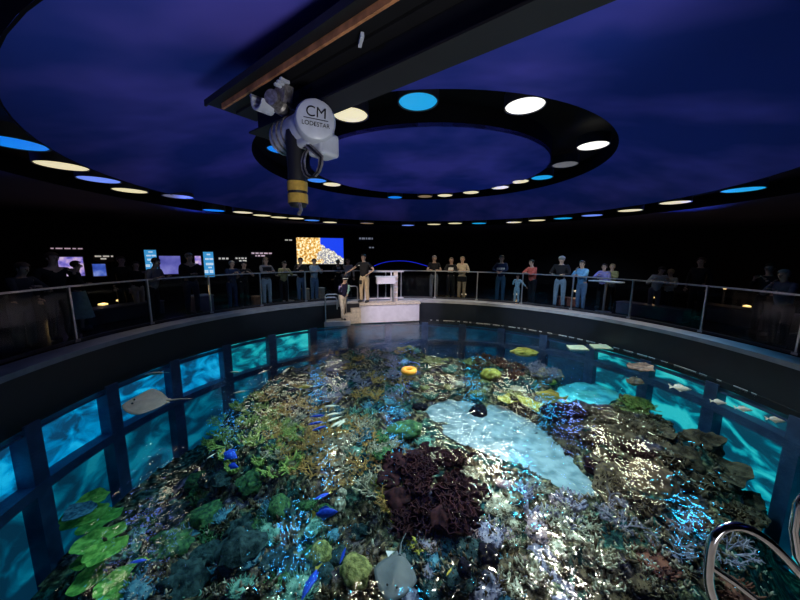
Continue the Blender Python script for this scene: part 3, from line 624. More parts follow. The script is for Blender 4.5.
def person(label, loc, face, H=1.7, shirt=None, pants=None, hair='dark', arms=('rail', 'rail'), lean=0.05, longs=True, skin=None, group=None,
           hair_long=False, cap=None, legs='stand', skirt=None, shoe=None, extra=None, shorts=False, headturn=0.0, width=1.0):
    """face: world direction (x, y) the body looks at"""
    skin = skin or SKINM
    rz = math.atan2(face[1], face[0]) - PI/2
    t = thing('person', label, 'person', loc, rz, group)
    S = H/1.7; pel = Vector((0, 0, 0.93))
    def U(p):                                          # lean the upper body about the pelvis
        p = Vector(p); d = p - pel; c, s_ = math.cos(lean), math.sin(lean)
        return (pel + Vector((d.x*width, d.y*c + d.z*s_, -d.y*s_ + d.z*c)))*S
    def Lw(p): return Vector((p[0]*width, p[1], p[2]))*S
    spread = {'stand': (0.0, 0.0), 'step': (0.10, -0.10), 'cross': (0.04, -0.04)}[legs]
    waist, chest, nb, nk, chin, hd, top = U((0, 0, 1.08)), U((0, 0, 1.28)), U((0, 0, 1.43)), U((0, 0.005, 1.49)), U((0, 0.02, 1.545)), U((0, 0.012, 1.615)), U((0, 0.0, 1.665))
    J = {'pel': pel*S}
    for sx, nm, sp in ((1, 'r', spread[0]), (-1, 'l', spread[1])):
        J['hip'+nm] = Lw((sx*0.09, 0, 0.86)); J['kn'+nm] = Lw((sx*0.10, sp*0.6+0.02, 0.47)); J['an'+nm] = Lw((sx*0.105, sp-0.01, 0.08)); J['to'+nm] = Lw((sx*0.12, sp+0.15, 0.03))
        J['sh'+nm] = U((sx*0.175, 0, 1.385))
        el, wr = ARMS[arms[0 if sx == 1 else 1]]
        q1, q2 = Vector((sx*el[0]*width, el[1], el[2]))*S, Vector((sx*wr[0]*width, wr[1], wr[2]))*S
        hands_fixed = arms[0 if sx == 1 else 1] in ('rail', 'lean')
        if hands_fixed and S*1.7 != 0: q2.z = 1.235 - loc[2] if H > 1.45 else q2.z
        sh = J['sh'+nm]; 
        L1 = 0.30*S                                    # keep the upper arm length human
        q1 = sh + (q1-sh).normalized()*L1; d2 = q2-q1
        q2 = q1 + d2.normalized()*min(d2.length, 0.27*S)
        J['el'+nm], J['wr'+nm] = q1, q2
    nodes = [(J['pel'], 0.115*S), (waist, 0.105*S), (chest, 0.125*S), (nb, 0.065*S), (nk, 0.052*S), (chin, 0.072*S), (hd, 0.088*S), (top, 0.075*S)]
    edges = [(0, 1), (1, 2), (2, 3), (3, 4), (4, 5), (5, 6), (6, 7)]
    def chain(lst, start):
        p = start
        for co, r in lst: nodes.append((co, r)); edges.append((p, len(nodes)-1)); p = len(nodes)-1
    for nm in 'rl':
        chain([(J['hip'+nm], 0.085*S), (J['kn'+nm], 0.055*S), (J['an'+nm], 0.036*S), (J['to'+nm], 0.03*S)], 0)
        chain([(J['sh'+nm], 0.055*S), (J['el'+nm], 0.040*S), (J['wr'+nm], 0.026*S)], 2)
    B = mesh_to_mb(skin_mesh(nodes, edges, None, 'b', None), MB())
    R3 = Matrix.Rotation(-lean, 3, 'X') @ Matrix.Rotation(headturn, 3, 'Z')
    hc = hd
    B.sphere(hc + R3 @ Vector((0, 0.092*S, -0.022*S)), (0.012*S, 0.022*S, 0.022*S), 6, 5)                     # nose
    for sx in (-1, 1): B.sphere(hc + R3 @ Vector((sx*0.086*S, 0, -0.02*S)), (0.012*S, 0.02*S, 0.03*S), 6, 5)     # ears
    for nm in 'rl':                                    # hands with five fingers
        wr, el = J['wr'+nm], J['el'+nm]; d = (wr-el).normalized(); sx = 1 if nm == 'r' else -1
        side_ = d.cross(Vector((0, 0, 1))); side_ = side_.normalized() if side_.length > 0.1 else Vector((0, 1, 0)); dn = side_.cross(d).normalized()
        if dn.z > 0: dn = -dn
        palm = wr + d*0.055*S
        hn = [(wr, 0.026*S), (palm, 0.034*S)]; he = [(0, 1)]
        B2 = mesh_to_mb(skin_mesh(hn, he, None, 'h', None), MB()); B.add(B2.v, B2.f)
        for k, (o_, ln) in enumerate(((-0.028, 0.062), (-0.010, 0.074), (0.010, 0.07), (0.028, 0.055))):
            p0 = palm + side_*o_*S + d*0.01*S; p1 = p0 + d*ln*0.5*S + dn*0.008*S; p2 = p1 + d*ln*0.35*S + dn*0.02*S
            B.tube([p0, p1, p2], [0.010*S, 0.009*S, 0.007*S], 5)
        p0 = palm - side_*sx*0.02*S - d*0.02*S; B.tube([p0, p0 - side_*sx*0.035*S + d*0.02*S, p0 - side_*sx*0.045*S + d*0.05*S], [0.012*S, 0.010*S, 0.008*S], 5)
    B.build('body', skin, t, ang=180)
    for sx in (-1, 1): MB().sphere(hc + R3 @ Vector((sx*0.032*S, 0.084*S, 0.0)), 0.010*S, 6, 5).build('eye', M_eye, t)
    MB().sphere(hc + R3 @ Vector((0, 0.086*S, -0.052*S)), (0.022*S, 0.008*S, 0.006*S), 6, 5).build('mouth', mat('lips', (0.35, 0.12, 0.1), 0.5, scale=9), t)
    # hair: a cap over the skull, lower at the back
    hm = MB().sphere((0, 0, 0), (0.100*S, 0.105*S, 0.092*S), 12, 8)
    keep = [f for f in hm.f if not (np.mean([hm.v[i][1] for i in f]) > 0.05*S and np.mean([hm.v[i][2] for i in f]) < 0.03*S) and np.mean([hm.v[i][2] for i in f]) > -0.055*S]
    hm.f = keep; hm.v = [tuple(hc + R3 @ (Vector(v) + Vector((0, -0.010*S, 0.022*S)))) for v in hm.v]
    if hair_long:
        hm.tube([hc + R3 @ Vector((0, -0.065*S, 0.0)), hc + R3 @ Vector((0, -0.085*S, -0.10*S)), hc + R3 @ Vector((0, -0.09*S, -0.22*S))], [0.085*S, 0.085*S, 0.05*S], 10)
    hm.build('hair', HAIR[hair], t, ang=180)
    if cap: 
        cm = MB().sphere(hc + R3 @ Vector((0, 0, 0.035*S)), (0.108*S, 0.112*S, 0.075*S), 12, 8); cm.sphere(hc + R3 @ Vector((0, 0.12*S, 0.03*S)), (0.07*S, 0.07*S, 0.012*S), 10, 5); cm.build('cap', cap, t)
    # shirt
    if shirt:
        n2 = [(J['pel'] + Vector((0, 0, -0.09*S)), 0.15*S), (waist, 0.135*S), (chest, 0.150*S), (nb - (nb-chest)*0.15, 0.075*S)]; e2_ = [(0, 1), (1, 2), (2, 3)]
        for nm in 'rl':
            b_ = len(n2); sl = [(J['sh'+nm], 0.070*S)]
            if longs: sl += [(J['el'+nm], 0.054*S), (lerp(J['el'+nm], J['wr'+nm], 0.9), 0.038*S)]
            else: sl += [(lerp(J['sh'+nm], J['el'+nm], 0.65), 0.058*S)]
            for k, (co, r) in enumerate(sl): n2.append((co, r)); e2_.append((2 if k == 0 else len(n2)-2, len(n2)-1))
        mesh_to_mb(skin_mesh(n2, e2_, None, 's', None), MB()).build('shirt', shirt, t, ang=180)
    if pants:
        n3 = [(J['pel'] + Vector((0, 0, 0.10*S)), 0.125*S), (J['pel'], 0.14*S)]; e3 = [(0, 1)]
        for nm in 'rl':
            kb = lerp(J['kn'+nm], J['an'+nm], 0.85)
            for k, (co, r) in enumerate([(J['hip'+nm], 0.105*S), (J['kn'+nm], 0.075*S)] + ([] if shorts else [(kb, 0.064*S), (J['an'+nm] - Vector((0, 0, 0.03*S)), 0.062*S)])): n3.append((co, r)); e3.append((1 if k == 0 else len(n3)-2, len(n3)-1))
        mesh_to_mb(skin_mesh(n3, e3, None, 'p', None), MB()).build('trousers', pants, t, ang=180)
    if skirt:
        MB().lathe([(0.14*S, 0.98*S), (0.17*S, 0.8*S), (0.21*S, 0.55*S), (0.25*S, 0.32*S), (0.24*S, 0.32*S)], 20).build('skirt', skirt, t)
    for nm in 'rl':
        a_, b_ = J['an'+nm], J['to'+nm]
        mesh_to_mb(skin_mesh([(a_ + Vector((0, -0.05*S, -0.035*S)), 0.052*S), (lerp(a_, b_, 0.5) + Vector((0, 0, -0.008*S)), 0.058*S), (b_ + Vector((0, 0.03*S, 0.004)), 0.040*S)], [(0, 1), (1, 2)], None, 'f', None), MB()).build('shoe', shoe or M_shoe, t, ang=180)
    if extra: extra(t, S, U, J, hc, R3)
    return t
def to_pool(p): return (TC[0]-p.x, TC[1]-p.y)
def visitor(label, u, vtop, r=7.56, H=None, turn=0.0, z=0.0, **k):
    p = pr(u, r, 275); p.z = z
    if H is None:
        d = ray(u, vtop); tt = math.hypot(p.x, p.y)/math.hypot(d.x, d.y); H = CZ + d.z*tt - z
        H = max(1.5, min(1.86, H))
    f = Vector((TC[0]-p.x, TC[1]-p.y, 0)); f = Matrix.Rotation(turn, 3, 'Z') @ f
    return person(label, p, (f.x, f.y), H, **k)
W_ = cloth('white', (0.72, 0.72, 0.70)); Bk = cloth('black', (0.02, 0.02, 0.024)); Nv = cloth('navy', (0.02, 0.035, 0.09)); Dn = cloth('denim', (0.16, 0.27, 0.45))
Ld = cloth('light_denim', (0.42, 0.55, 0.66)); Kh = cloth('khaki', (0.55, 0.42, 0.28)); Gy = cloth('grey', (0.2, 0.2, 0.23)); Ol = cloth('olive', (0.35, 0.33, 0.16)); Co = cloth('coral', (0.75, 0.16, 0.12))
Lb = cloth('pale_blue', (0.45, 0.68, 0.78)); Bl = cloth('blue', (0.16, 0.42, 0.75)); Bg = cloth('beige', (0.62, 0.52, 0.38)); Tl = cloth('pale_teal', (0.35, 0.6, 0.55)); Pk = cloth('plum', (0.28, 0.06, 0.14)); Ws = cloth('wetsuit', (0.025, 0.02, 0.06)); Cr = cloth('cream', (0.75, 0.66, 0.58))
Dg = cloth('dark_grey', (0.05, 0.05, 0.06)); Lv = cloth('lavender', (0.30, 0.28, 0.62))
def chest_patch(m, w_, h_, z, nm='print', parts=1):
    def f(t, S, U, J, hc, R3):
        for k in range(parts):
            x = 0 if parts == 1 else (k-(parts-1)/2)*w_/parts*1.0
            MB().box(U((x, 0.135, z)), (w_/parts*0.8*S, 0.03*S, h_*S)).build(nm, m, t)
    return f
visitor('person in a black T-shirt and grey trousers, hand on the railing right of the dock', 434, 256, shirt=Bk, pants=Gy, hair='grey', longs=False, legs='cross')
visitor('person in a black and white striped top leaning on the railing', 451, 258, shirt=Bk, pants=Bk, hair='brown', hair_long=True, extra=chest_patch(W_, 0.26, 0.20, 1.22, 'white_panel'), arms=('lean', 'lean'))
visitor('blond person in a beige top and khaki trousers with dark bag at railing', 462, 257, shirt=Bg, pants=Kh, hair='blond', arms=('fold', 'rail'), extra=lambda t, S, U, J, hc, R3: (MB().box((0.0, 0.02, 0.83*S), (0.36*S, 0.28*S, 0.2*S)).build('waist_bag', Bk, t)))
visitor('person in a navy sweatshirt with a white chest print and jeans', 501, 255, shirt=Nv, pants=cloth('dark_denim', (0.05, 0.12, 0.2)), hair='dark', arms=('lean', 'lean'), extra=chest_patch(W_, 0.30, 0.07, 1.24, 'chest_print', 4))
visitor('small child in pale blue clothes holding the railing', 518, 273, H=1.12, shirt=Lb, pants=Lb, hair='brown', arms=('phone', 'reach'))
visitor('person in a coral red jacket and black trousers leaning on the railing', 533, 260, shirt=Co, pants=Bk, hair='dark', turn=-0.6, arms=('lean', 'lean'), lean=0.15)
visitor('person in a black sweatshirt, jeans and grey cap with hands on the railing', 561, 254, shirt=Bk, pants=Ld, hair='grey', cap=cloth('cap_grey', (0.35, 0.34, 0.32)), legs='cross', width=1.1)
visitor('person in a bright blue jacket and jeans leaning on the railing', 583, 261, shirt=Bl, pants=Dn, hair='dark', arms=('face', 'lean'), lean=0.12, turn=-0.3)
visitor('dim person in a purple top at the high table on the right', 604, 269, r=8.6, H=1.6, shirt=Lv, pants=Bk, hair='dark', arms=('lean', 'fold'))
visitor('dim person in an olive top beside the high table on the right', 612, 270, r=8.9, H=1.6, shirt=Ol, pants=Bk, hair='blond', arms=('fold', 'lean'))
visitor('dim person in a white shirt leaning forward behind the right railing', 657, 265, r=8.5, H=1.62, shirt=W_, pants=Gy, hair='dark', lean=0.4, turn=0.8)
visitor('dim person in a beige top near the white shirted one', 671, 272, r=8.7, H=1.5, shirt=Bg, pants=Bk, hair='blond', arms=('fold', 'fold'))
visitor('shadowy person in dark clothes standing alone behind the right railing', 700, 258, r=9.3, shirt=Bk, pants=Bk, hair='brown', arms=('down', 'down'))
visitor('shadowy person in a black jacket near the right edge', 770, 264, r=8.6, shirt=Bk, pants=Bk, hair='dark', arms=('phone', 'phone'))
visitor('dim person in a grey top leaning on the railing at the right edge', 790, 268, r=7.6, H=1.66, shirt=Gy, pants=Bk, hair='grey', arms=('face', 'lean'), lean=0.2)
# left of the dock
visitor('person in a light blue denim jacket and dark jeans at the railing', 314, 259, shirt=Ld, pants=Dn, hair='dark', arms=('lean', 'rail'), turn=0.3, shoe=M_sole)
visitor('person in a black jacket holding a cup, left of the denim jacket', 301, 258, shirt=Bk, pants=Dn, hair='dark', arms=('phone', 'lean'), turn=-0.3)
visitor('person in an olive jacket leaning both arms on the railing', 283, 262, H=1.6, shirt=Ol, pants=Bk, hair='dark', arms=('lean', 'lean'), lean=0.3)
visitor('person in a grey top and black vest with pale jeans', 266, 258, shirt=Gy, pants=Ld, hair='brown', hair_long=True, arms=('lean', 'rail'), extra=lambda t, S, U, J, hc, R3: MB().box(U((0, 0.0, 1.2)), (0.30*S, 0.30*S, 0.36*S)).build('vest', Bk, t))
visitor('dim person in black with bare forearms at the railing', 243, 263, H=1.6, shirt=Bk, pants=Bk, hair='dark', longs=False, arms=('rail', 'lean'), lean=0.2)
visitor('dim person in dark blue leaning on the railing beside the kiosk', 231, 262, H=1.62, shirt=Nv, pants=Nv, hair='grey', arms=('lean', 'lean'), lean=0.15)
visitor('large dark silhouetted person in black beside the bright kiosk', 190, 251, r=7.7, shirt=Bk, pants=Nv, hair='grey', arms=('fold', 'fold'), width=1.25)
visitor('dark person in a grey jacket leaning over the left railing', 150, 256, r=7.5, H=1.75, shirt=Gy, pants=Bk, hair='dark', arms=('rail', 'rail'), lean=0.25, width=1.1, turn=0.4)
visitor('person in beige trousers and dark top behind the grey jacket', 136, 262, r=8.8, shirt=Bk, pants=Bg, hair='dark', arms=('down', 'phone'), legs='step')
visitor('shadowy person in black between the blue screen and the kiosk', 122, 257, r=9.2, shirt=Bk, pants=Bk, hair='brown', arms=('down', 'down'))
visitor('person in a black top and pale teal skirt on the left', 75, 256, r=8.3, H=1.66, shirt=Bk, skirt=Tl, hair='dark', arms=('fold', 'down'), turn=1.0)
visitor('large shadowy person in black standing left of the teal skirt', 53, 250, r=7.9, shirt=Bk, pants=Bk, hair='brown', arms=('down', 'phone'), width=1.3)
visitor('shadowy person in dark grey leaning on the railing at the left edge', 14, 264, r=7.6, H=1.7, shirt=Dg, pants=Dg, hair='brown', arms=('lean', 'lean'), lean=0.25)
# two people seated or standing low behind the dock
visitor('person with raised head in a dark top and white collar behind the dock', 338, 261, r=7.9, H=1.62, shirt=Bk, pants=Bk, hair='dark', arms=('fold', 'fold'), extra=chest_patch(Cr, 0.18, 0.10, 1.36, 'collar'))
visitor('slim person in a pale top between the screen and the guide', 348, 259, r=8.1, H=1.66, shirt=Cr, pants=Bk, hair='brown', arms=('down', 'down'))
# the guide on the dock and the diver on the landing
g0 = Vector((-1.12, 11.95, 0.0)); dv = Vector((-2.20, 11.62, -0.62))
g0 = pz(364, 302, 0.0); g0 = Vector((-1.40, 11.98, 0.0))
def guide_extra(t, S, U, J, hc, R3):
    MB().box(U((0.12, 0.13, 1.33)), (0.07, 0.03, 0.03)).build('name_badge', W_, t)
    MB().box((0.10, 0.13, 0.80), (0.10, 0.06, 0.16)).build('radio_pouch', M_rubber, t)
    MB().tube([U((0.0, 0.13, 1.02)), U((0.13, 0.05, 1.02)), U((0.13, -0.08, 1.02)), U((0, -0.14, 1.02)), U((-0.13, -0.08, 1.02)), U((-0.13, 0.05, 1.02))], 0.022, 6, closed=True).build('belt', Bk, t)
person('guide in a black polo shirt and khaki trousers standing on the dock', g0, (-0.35, -1), 1.86, shirt=Bk, pants=Kh, hair='dark', arms=('hip', 'reach'), longs=False, extra=guide_extra, legs='cross', headturn=0.5) if False else None
person('guide in a black polo shirt and khaki trousers standing on the dock', g0, (-0.5, -1), 1.86, shirt=Bk, pants=Kh, hair='dark', arms=('reach', 'hip'), longs=False, extra=guide_extra, legs='cross', width=1.05)
def diver_extra(t, S, U, J, hc, R3):
    MB().sphere(hc + R3 @ Vector((0, -0.005, 0.03)), (0.108, 0.108, 0.085), 12, 8).build('swim_cap', Bk, t)
    MB().ring([(0.088, -0.012), (0.112, -0.012), (0.112, 0.014), (0.088, 0.014)], (0, 0), n=20).build('headband', W_, t).location = hc + R3 @ Vector((0, 0, 0.035))
    for sx in (-1, 1): MB().tube([U((sx*0.21, 0.02, 1.36)), U((sx*0.235, 0.05, 1.22)), U((sx*0.24, 0.06, 1.14))], 0.062, 8).build('sleeve_panel', Lv if sx > 0 else Tl, t)
    MB().tube([U((-0.1, 0.14, 1.4)), U((-0.12, 0.16, 1.2)), U((-0.10, 0.15, 1.05))], 0.03, 8).build('hose', Tl, t)
person('diver in a dark purple wetsuit top and cream leggings on the landing', dv, (0.85, -0.55), 1.66, shirt=Ws, pants=Cr, hair='dark', arms=('rail', 'hip'), lean=0.22, legs='step', extra=diver_extra)

# ------------------------------------------------------------------ screens, signs and furniture round the pool
def facing(p): return math.atan2(-p.y, -p.x) + PI/2           # turn the +y... back of a panel towards the viewer side
def panel(name, label, cat, u0, u1, v0, v1, dist, m, extra=None, frame=M_rubber, dz=0.06):
    a, b = ray(u0, v0), ray(u1, v0); c = ray((u0+u1)/2, (v0+v1)/2)
    f = dist/math.hypot(c.x, c.y); cen = c*f + Vector((0, 0, CZ))
    wd = (Vector((a.x, a.y))*(dist/math.hypot(a.x, a.y)) - Vector((b.x, b.y))*(dist/math.hypot(b.x, b.y))).length
    zt_ = ray((u0+u1)/2, v0).z*dist/math.hypot(ray((u0+u1)/2, v0).x, ray((u0+u1)/2, v0).y); zb_ = ray((u0+u1)/2, v1).z*dist/math.hypot(ray((u0+u1)/2, v1).x, ray((u0+u1)/2, v1).y)
    ht = zt_-zb_
    t = thing(name, label, cat, cen, math.atan2(cen.y, cen.x) - PI/2)
    MB().box((0, 0.05, 0), (wd+0.06, 0.08, ht+0.06)).build('casing', frame, t)
    o = MB().box((0, 0.0, 0), (wd, 0.02, ht)).build('screen', m, t, smooth=False)
    if extra: extra(t, wd, ht)
    return t, wd, ht
def wall_screen_mat():
    m = bpy.data.materials.new('coral_video'); m.use_nodes = True; nt = m.node_tree; N = nt.nodes; L = nt.links; b = N['Principled BSDF']
    b.inputs['Base Color'].default_value = (0.01, 0.01, 0.01, 1); tc = N.new('ShaderNodeTexCoord')
    def nz(s, d): t = N.new('ShaderNodeTexNoise'); t.inputs['Scale'].default_value = s; t.inputs['Detail'].default_value = d; L.new(tc.outputs['Object'], t.inputs['Vector']); return t
    def rp(f, c): 
        r = N.new('ShaderNodeValToRGB'); L.new(f, r.inputs['Fac']); e = r.color_ramp.elements
        e[0].position, e[1].position = c[0][0], c[-1][0]; e[0].color = (*c[0][1], 1); e[1].color = (*c[-1][1], 1)
        for p, q in c[1:-1]: k = e.new(p); k.color = (*q, 1)
        return r
    gold = rp(nz(9, 6).outputs['Fac'], [(0.35, (0.25, 0.10, 0.02)), (0.47, (0.75, 0.40, 0.08)), (0.56, (0.95, 0.75, 0.35)), (0.66, (1, 0.95, 0.85))])
    pale = rp(nz(11, 6).outputs['Fac'], [(0.35, (0.10, 0.14, 0.30)), (0.5, (0.5, 0.45, 0.35)), (0.62, (0.9, 0.88, 0.8))])
    sp = N.new('ShaderNodeSeparateXYZ'); L.new(tc.outputs['Object'], sp.inputs[0])
    dn = nz(2.2, 5)
    a1 = N.new('ShaderNodeMath'); a1.operation = 'MULTIPLY_ADD'; a1.inputs[1].default_value = 1.3; L.new(dn.outputs['Fac'], a1.inputs[0]); L.new(sp.outputs[0], a1.inputs[2])
    st = N.new('ShaderNodeMath'); st.operation = 'GREATER_THAN'; st.inputs[1].default_value = 0.66; L.new(a1.outputs[0], st.inputs[0])
    mx = N.new('ShaderNodeMix'); mx.data_type = 'RGBA'; L.new(st.outputs[0], mx.inputs[0]); L.new(gold.outputs[0], mx.inputs[6]); L.new(pale.outputs[0], mx.inputs[7])
    # open blue water: upper right, above a slanting reef edge
    a2 = N.new('ShaderNodeMath'); a2.operation = 'MULTIPLY_ADD'; a2.inputs[1].default_value = 0.62; L.new(sp.outputs[0], a2.inputs[0]); L.new(sp.outputs[2], a2.inputs[2])
    a3 = N.new('ShaderNodeMath'); a3.operation = 'MULTIPLY_ADD'; a3.inputs[1].default_value = -0.5; L.new(dn.outputs['Fac'], a3.inputs[0]); L.new(a2.outputs[0], a3.inputs[2])
    s2 = N.new('ShaderNodeMath'); s2.operation = 'GREATER_THAN'; s2.inputs[1].default_value = 0.10; L.new(a3.outputs[0], s2.inputs[0])
    s3 = N.new('ShaderNodeMath'); s3.operation = 'GREATER_THAN'; s3.inputs[1].default_value = 0.0; L.new(sp.outputs[0], s3.inputs[0])
    s4 = N.new('ShaderNodeMath'); s4.operation = 'MULTIPLY'; L.new(s2.outputs[0], s4.inputs[0]); L.new(s3.outputs[0], s4.inputs[1])
    m2 = N.new('ShaderNodeMix'); m2.data_type = 'RGBA'; L.new(s4.outputs[0], m2.inputs[0]); L.new(mx.outputs[2], m2.inputs[6]); m2.inputs[7].default_value = (0.01, 0.05, 0.75, 1)
    L.new(m2.outputs[2], b.inputs['Emission Color']); b.inputs['Emission Strength'].default_value = 1.2
    return m
panel('video_wall', 'large bright video screen showing golden coral and blue water', 'screen', 297, 344, 238, 264, 16.3, wall_screen_mat())
M_pink = emis_mat('violet_screen_picture', [(0.02, 0.02, 0.25), (0.25, 0.2, 0.75), (0.65, 0.45, 0.8), (0.9, 0.8, 0.95)], 5, 0.8)
M_bscr = emis_mat('blue_screen_picture', [(0.01, 0.02, 0.2), (0.05, 0.12, 0.6), (0.3, 0.4, 0.85)], 3, 0.75)
M_kio = mat('kiosk_blue', (0.1, 0.3, 0.6), 0.4, emit=(0.05, 0.33, 0.68), es=0.8, scale=5); M_kw = mat('kiosk_white', (0.8, 0.8, 0.8), 0.4, emit=(0.65, 0.82, 1.0), es=0.75, scale=9); M_sw = mat('sign_glow', (0.8, 0.8, 0.8), 0.4, emit=(0.8, 0.78, 0.7), es=0.4, scale=9)
M_sw2 = mat('sign_glow_pink', (0.8, 0.8, 0.8), 0.4, emit=(0.85, 0.6, 0.75), es=0.4, scale=9)
panel('display_screen', 'violet picture screen on the far left wall', 'screen', 59, 84, 257, 276, 14.5, M_pink)
panel('display_screen', 'small blue picture screen left of the tall kiosk', 'screen', 93, 106, 264, 276, 14.5, M_bscr)
panel('display_screen', 'wide purple blue screen between the two tall kiosks', 'screen', 160, 181, 256, 274, 14.0, emis_mat('purple_screen_picture', [(0.05, 0.06, 0.35), (0.16, 0.16, 0.6), (0.3, 0.3, 0.8)], 2, 0.7))
panel('display_screen', 'small lilac screen at the edge of the silhouetted person', 'screen', 195, 201, 256, 265, 14.5, M_pink)
def kiosk_rows(t, w_, h_):
    random.seed(5)
    for k, (z, hh, nn) in enumerate(((0.40, 0.05, 1), (0.22, 0.07, 2), (0.02, 0.09, 2), (-0.12, 0.05, 1), (-0.28, 0.12, 2))):
        for j in range(nn): MB().box(((j-(nn-1)/2)*w_*0.42 + random.uniform(-.03, .03), -0.014, z*h_), (w_*0.36, 0.012, hh*h_)).build('list_block', M_kw, t)
panel('kiosk', 'tall light blue illuminated kiosk beside the large silhouetted person', 'kiosk', 204, 214, 252, 277, 12.6, M_kio, kiosk_rows)
panel('kiosk', 'tall light blue illuminated kiosk behind the person in grey jacket', 'kiosk', 145, 157, 250, 270, 12.8, M_kio, kiosk_rows)
def signrow(label, u0, u1, v0, v1, dist, rows, m, seed):
    random.seed(seed)
    a = ray((u0+u1)/2, (v0+v1)/2); f = dist/math.hypot(a.x, a.y); cen = a*f + Vector((0, 0, CZ))
    pxm = f/F*1.0; wd = (u1-u0)*pxm*0.95; ht = (v1-v0)*pxm
    t = thing('wall_sign', label, 'sign', cen, math.atan2(cen.y, cen.x) - PI/2)
    MB().box((0, 0.03, 0), (wd+0.1, 0.03, ht+0.1)).build('backing', M_wall, t)
    for r in range(rows):
        w0 = wd if r == 0 else wd*random.uniform(0.35, 0.6); x = -w0/2; z = ht/2 - (r+0.5)*ht/rows
        while x < w0/2: 
            l = random.uniform(0.05, 0.16); MB().box((x+l/2, 0, z), (l, 0.02, ht/rows*0.6)).build('lit_letter_block', m, t); x += l + 0.04
signrow('glowing lettered sign above the violet screen on the far left', 55, 76, 247.5, 249.5, 14.3, 1, M_sw2, 1)
signrow('glowing two line sign above the small blue screen', 97, 110, 255, 260, 14.3, 2, M_sw, 2)
signrow('short glowing sign right of the bright kiosk', 219, 226, 257, 260, 14.8, 1, M_sw, 3)
signrow('glowing sign above the person with bare forearms', 236, 246, 257, 262, 14.8, 2, M_sw, 4)
signrow('long glowing two line sign left of the video screen', 252, 269, 252, 257, 15.2, 2, M_sw2, 5)
signrow('small dim sign at the upper left of the video screen', 285, 291, 239, 241, 15.8, 1, M_sw, 6)
signrow('small bluish sign on the ceiling edge above the guide', 359, 372, 237, 240, 15.0, 1, mat('dim_sign_glow', (0.1, 0.1, 0.1), 0.4, emit=(0.4, 0.45, 0.6), es=0.3), 8)
signrow('tiny dim sign just above the guide', 369, 373, 246.5, 248.5, 15.0, 1, mat('dim_sign_glow', (0.1, 0.1, 0.1)), 9)
# blue arc of light on the far wall
arc = []
for u, v in [(374, 266), (380, 263.5), (388, 261.6), (397, 260.8), (406, 261), (414, 262.3), (422, 264.5), (430, 267)]:
    d = ray(u, v); arc.append(d*(15.6/math.hypot(d.x, d.y)) + Vector((0, 0, CZ)))
M_arc = mat('blue_neon', (0, 0, 0.5), 0.4, emit=(0.02, 0.04, 0.95), es=0.4, scale=9)
tag(MB().tube([p - arc[0] for p in smoothpath(arc, 1)], 0.022, 6).build('light_arc', M_arc, loc=arc[0]), 'thin glowing blue arch of light on the far wall', 'light strip')
q = ray(35, 262)
# small glowing points on the left wall
# high tables
def high_table(label, u, r, w_, ztop, m):
    p = pr(u, r, 275); t = thing('high_table', label, 'table', (p.x, p.y, 0), -math.atan2(p.x-TC[0], p.y-TC[1]))
    mb = MB().box((0, 0, ztop), (w_, 0.42, 0.045)); o = mb.build('table_top', m, t); b_ = o.modifiers.new('b', 'BEVEL'); b_.width = 0.012
    MB().tube([(0, 0, 0.02), (0, 0, ztop-0.02)], 0.035, 12).build('pedestal', M_steel, t); MB().lathe([(0.24, 0), (0.24, 0.015), (0.04, 0.03)], 20).build('base', M_steel, t)
high_table('narrow high table behind the railing below the olive jacket', 287, 7.95, 0.75, 1.02, M_ledge)
high_table('high table with pale blue top behind the right railing', 607, 7.85, 0.95, 1.04, mat('pale_table_top', (0.5, 0.6, 0.7), 0.4, scale=5))
# boxes, bins and benches
def block(name, label, cat, u, r, size, m, z=0.0, lidm=None):
    p = pr(u, r, 280); t = thing(name, label, cat, (p.x, p.y, z), -math.atan2(p.x-TC[0], p.y-TC[1]))
    o = MB().box((0, 0, size[2]/2), size).build('body', m, t, smooth=False); b_ = o.modifiers.new('b', 'BEVEL'); b_.width = 0.02
    o = MB().box((0, 0, size[2]+0.015), (size[0]+0.03, size[1]+0.03, 0.03)).build('top', lidm or m, t, smooth=False)
    for sx in (-1, 1): MB().box((sx*size[0]*0.4, 0, 0.0), (0.04, size[1]*0.9, 0.02)).build('foot', M_rubber, t)
    return t
Mt = mat('tan_upholstery', (0.42, 0.34, 0.26), 0.7, scale=9)
block('stool', 'beige block stool at the left foot of the denim jacket', 'stool', 305, 7.75, (0.26, 0.26, 0.46), Mt)
block('stool', 'beige block stool at the right of the denim jacket', 'stool', 321, 7.75, (0.22, 0.26, 0.46), Mt)
block('stool', 'small brown stool beside the pale jeans', 'stool', 255, 7.8, (0.26, 0.26, 0.30), mat('brown_wood', (0.28, 0.13, 0.06), 0.6, scale=6))
block('waste_bin', 'purple grey bin with a pale lid behind the left railing', 'bin', 199, 8.0, (0.55, 0.5, 0.50), mat('purple_plastic', (0.16, 0.13, 0.26), 0.5, scale=5), lidm=M_ledge)
block('bench', 'low reddish wooden bench between the cap and blue jacket people', 'bench', 571, 8.3, (1.0, 0.4, 0.28), mat('red_wood', (0.32, 0.10, 0.06), 0.5, scale=5))
block('bench', 'low dark bench behind the left railing with thin pale edge', 'bench', 120, 8.8, (1.9, 0.5, 0.38), mat('dark_bench', (0.05, 0.05, 0.07), 0.5, scale=5), lidm=mat('bench_edge', (0.16, 0.14, 0.14), 0.5, scale=5))
block('bench', 'long low dark bench behind the right railing', 'bench', 745, 9.6, (2.2, 0.6, 0.45), mat('dark_bench', (0.05, 0.05, 0.07)))
block('bench', 'wide violet grey bench below the white shirted person', 'bench', 655, 8.3, (1.8, 0.5, 0.36), mat('violet_bench', (0.09, 0.08, 0.13), 0.5, scale=5))
M_lan = mat('warm_lantern_glass', (0.8, 0.6, 0.3), 0.4, emit=(1.0, 0.62, 0.22), es=1.6, scale=9)
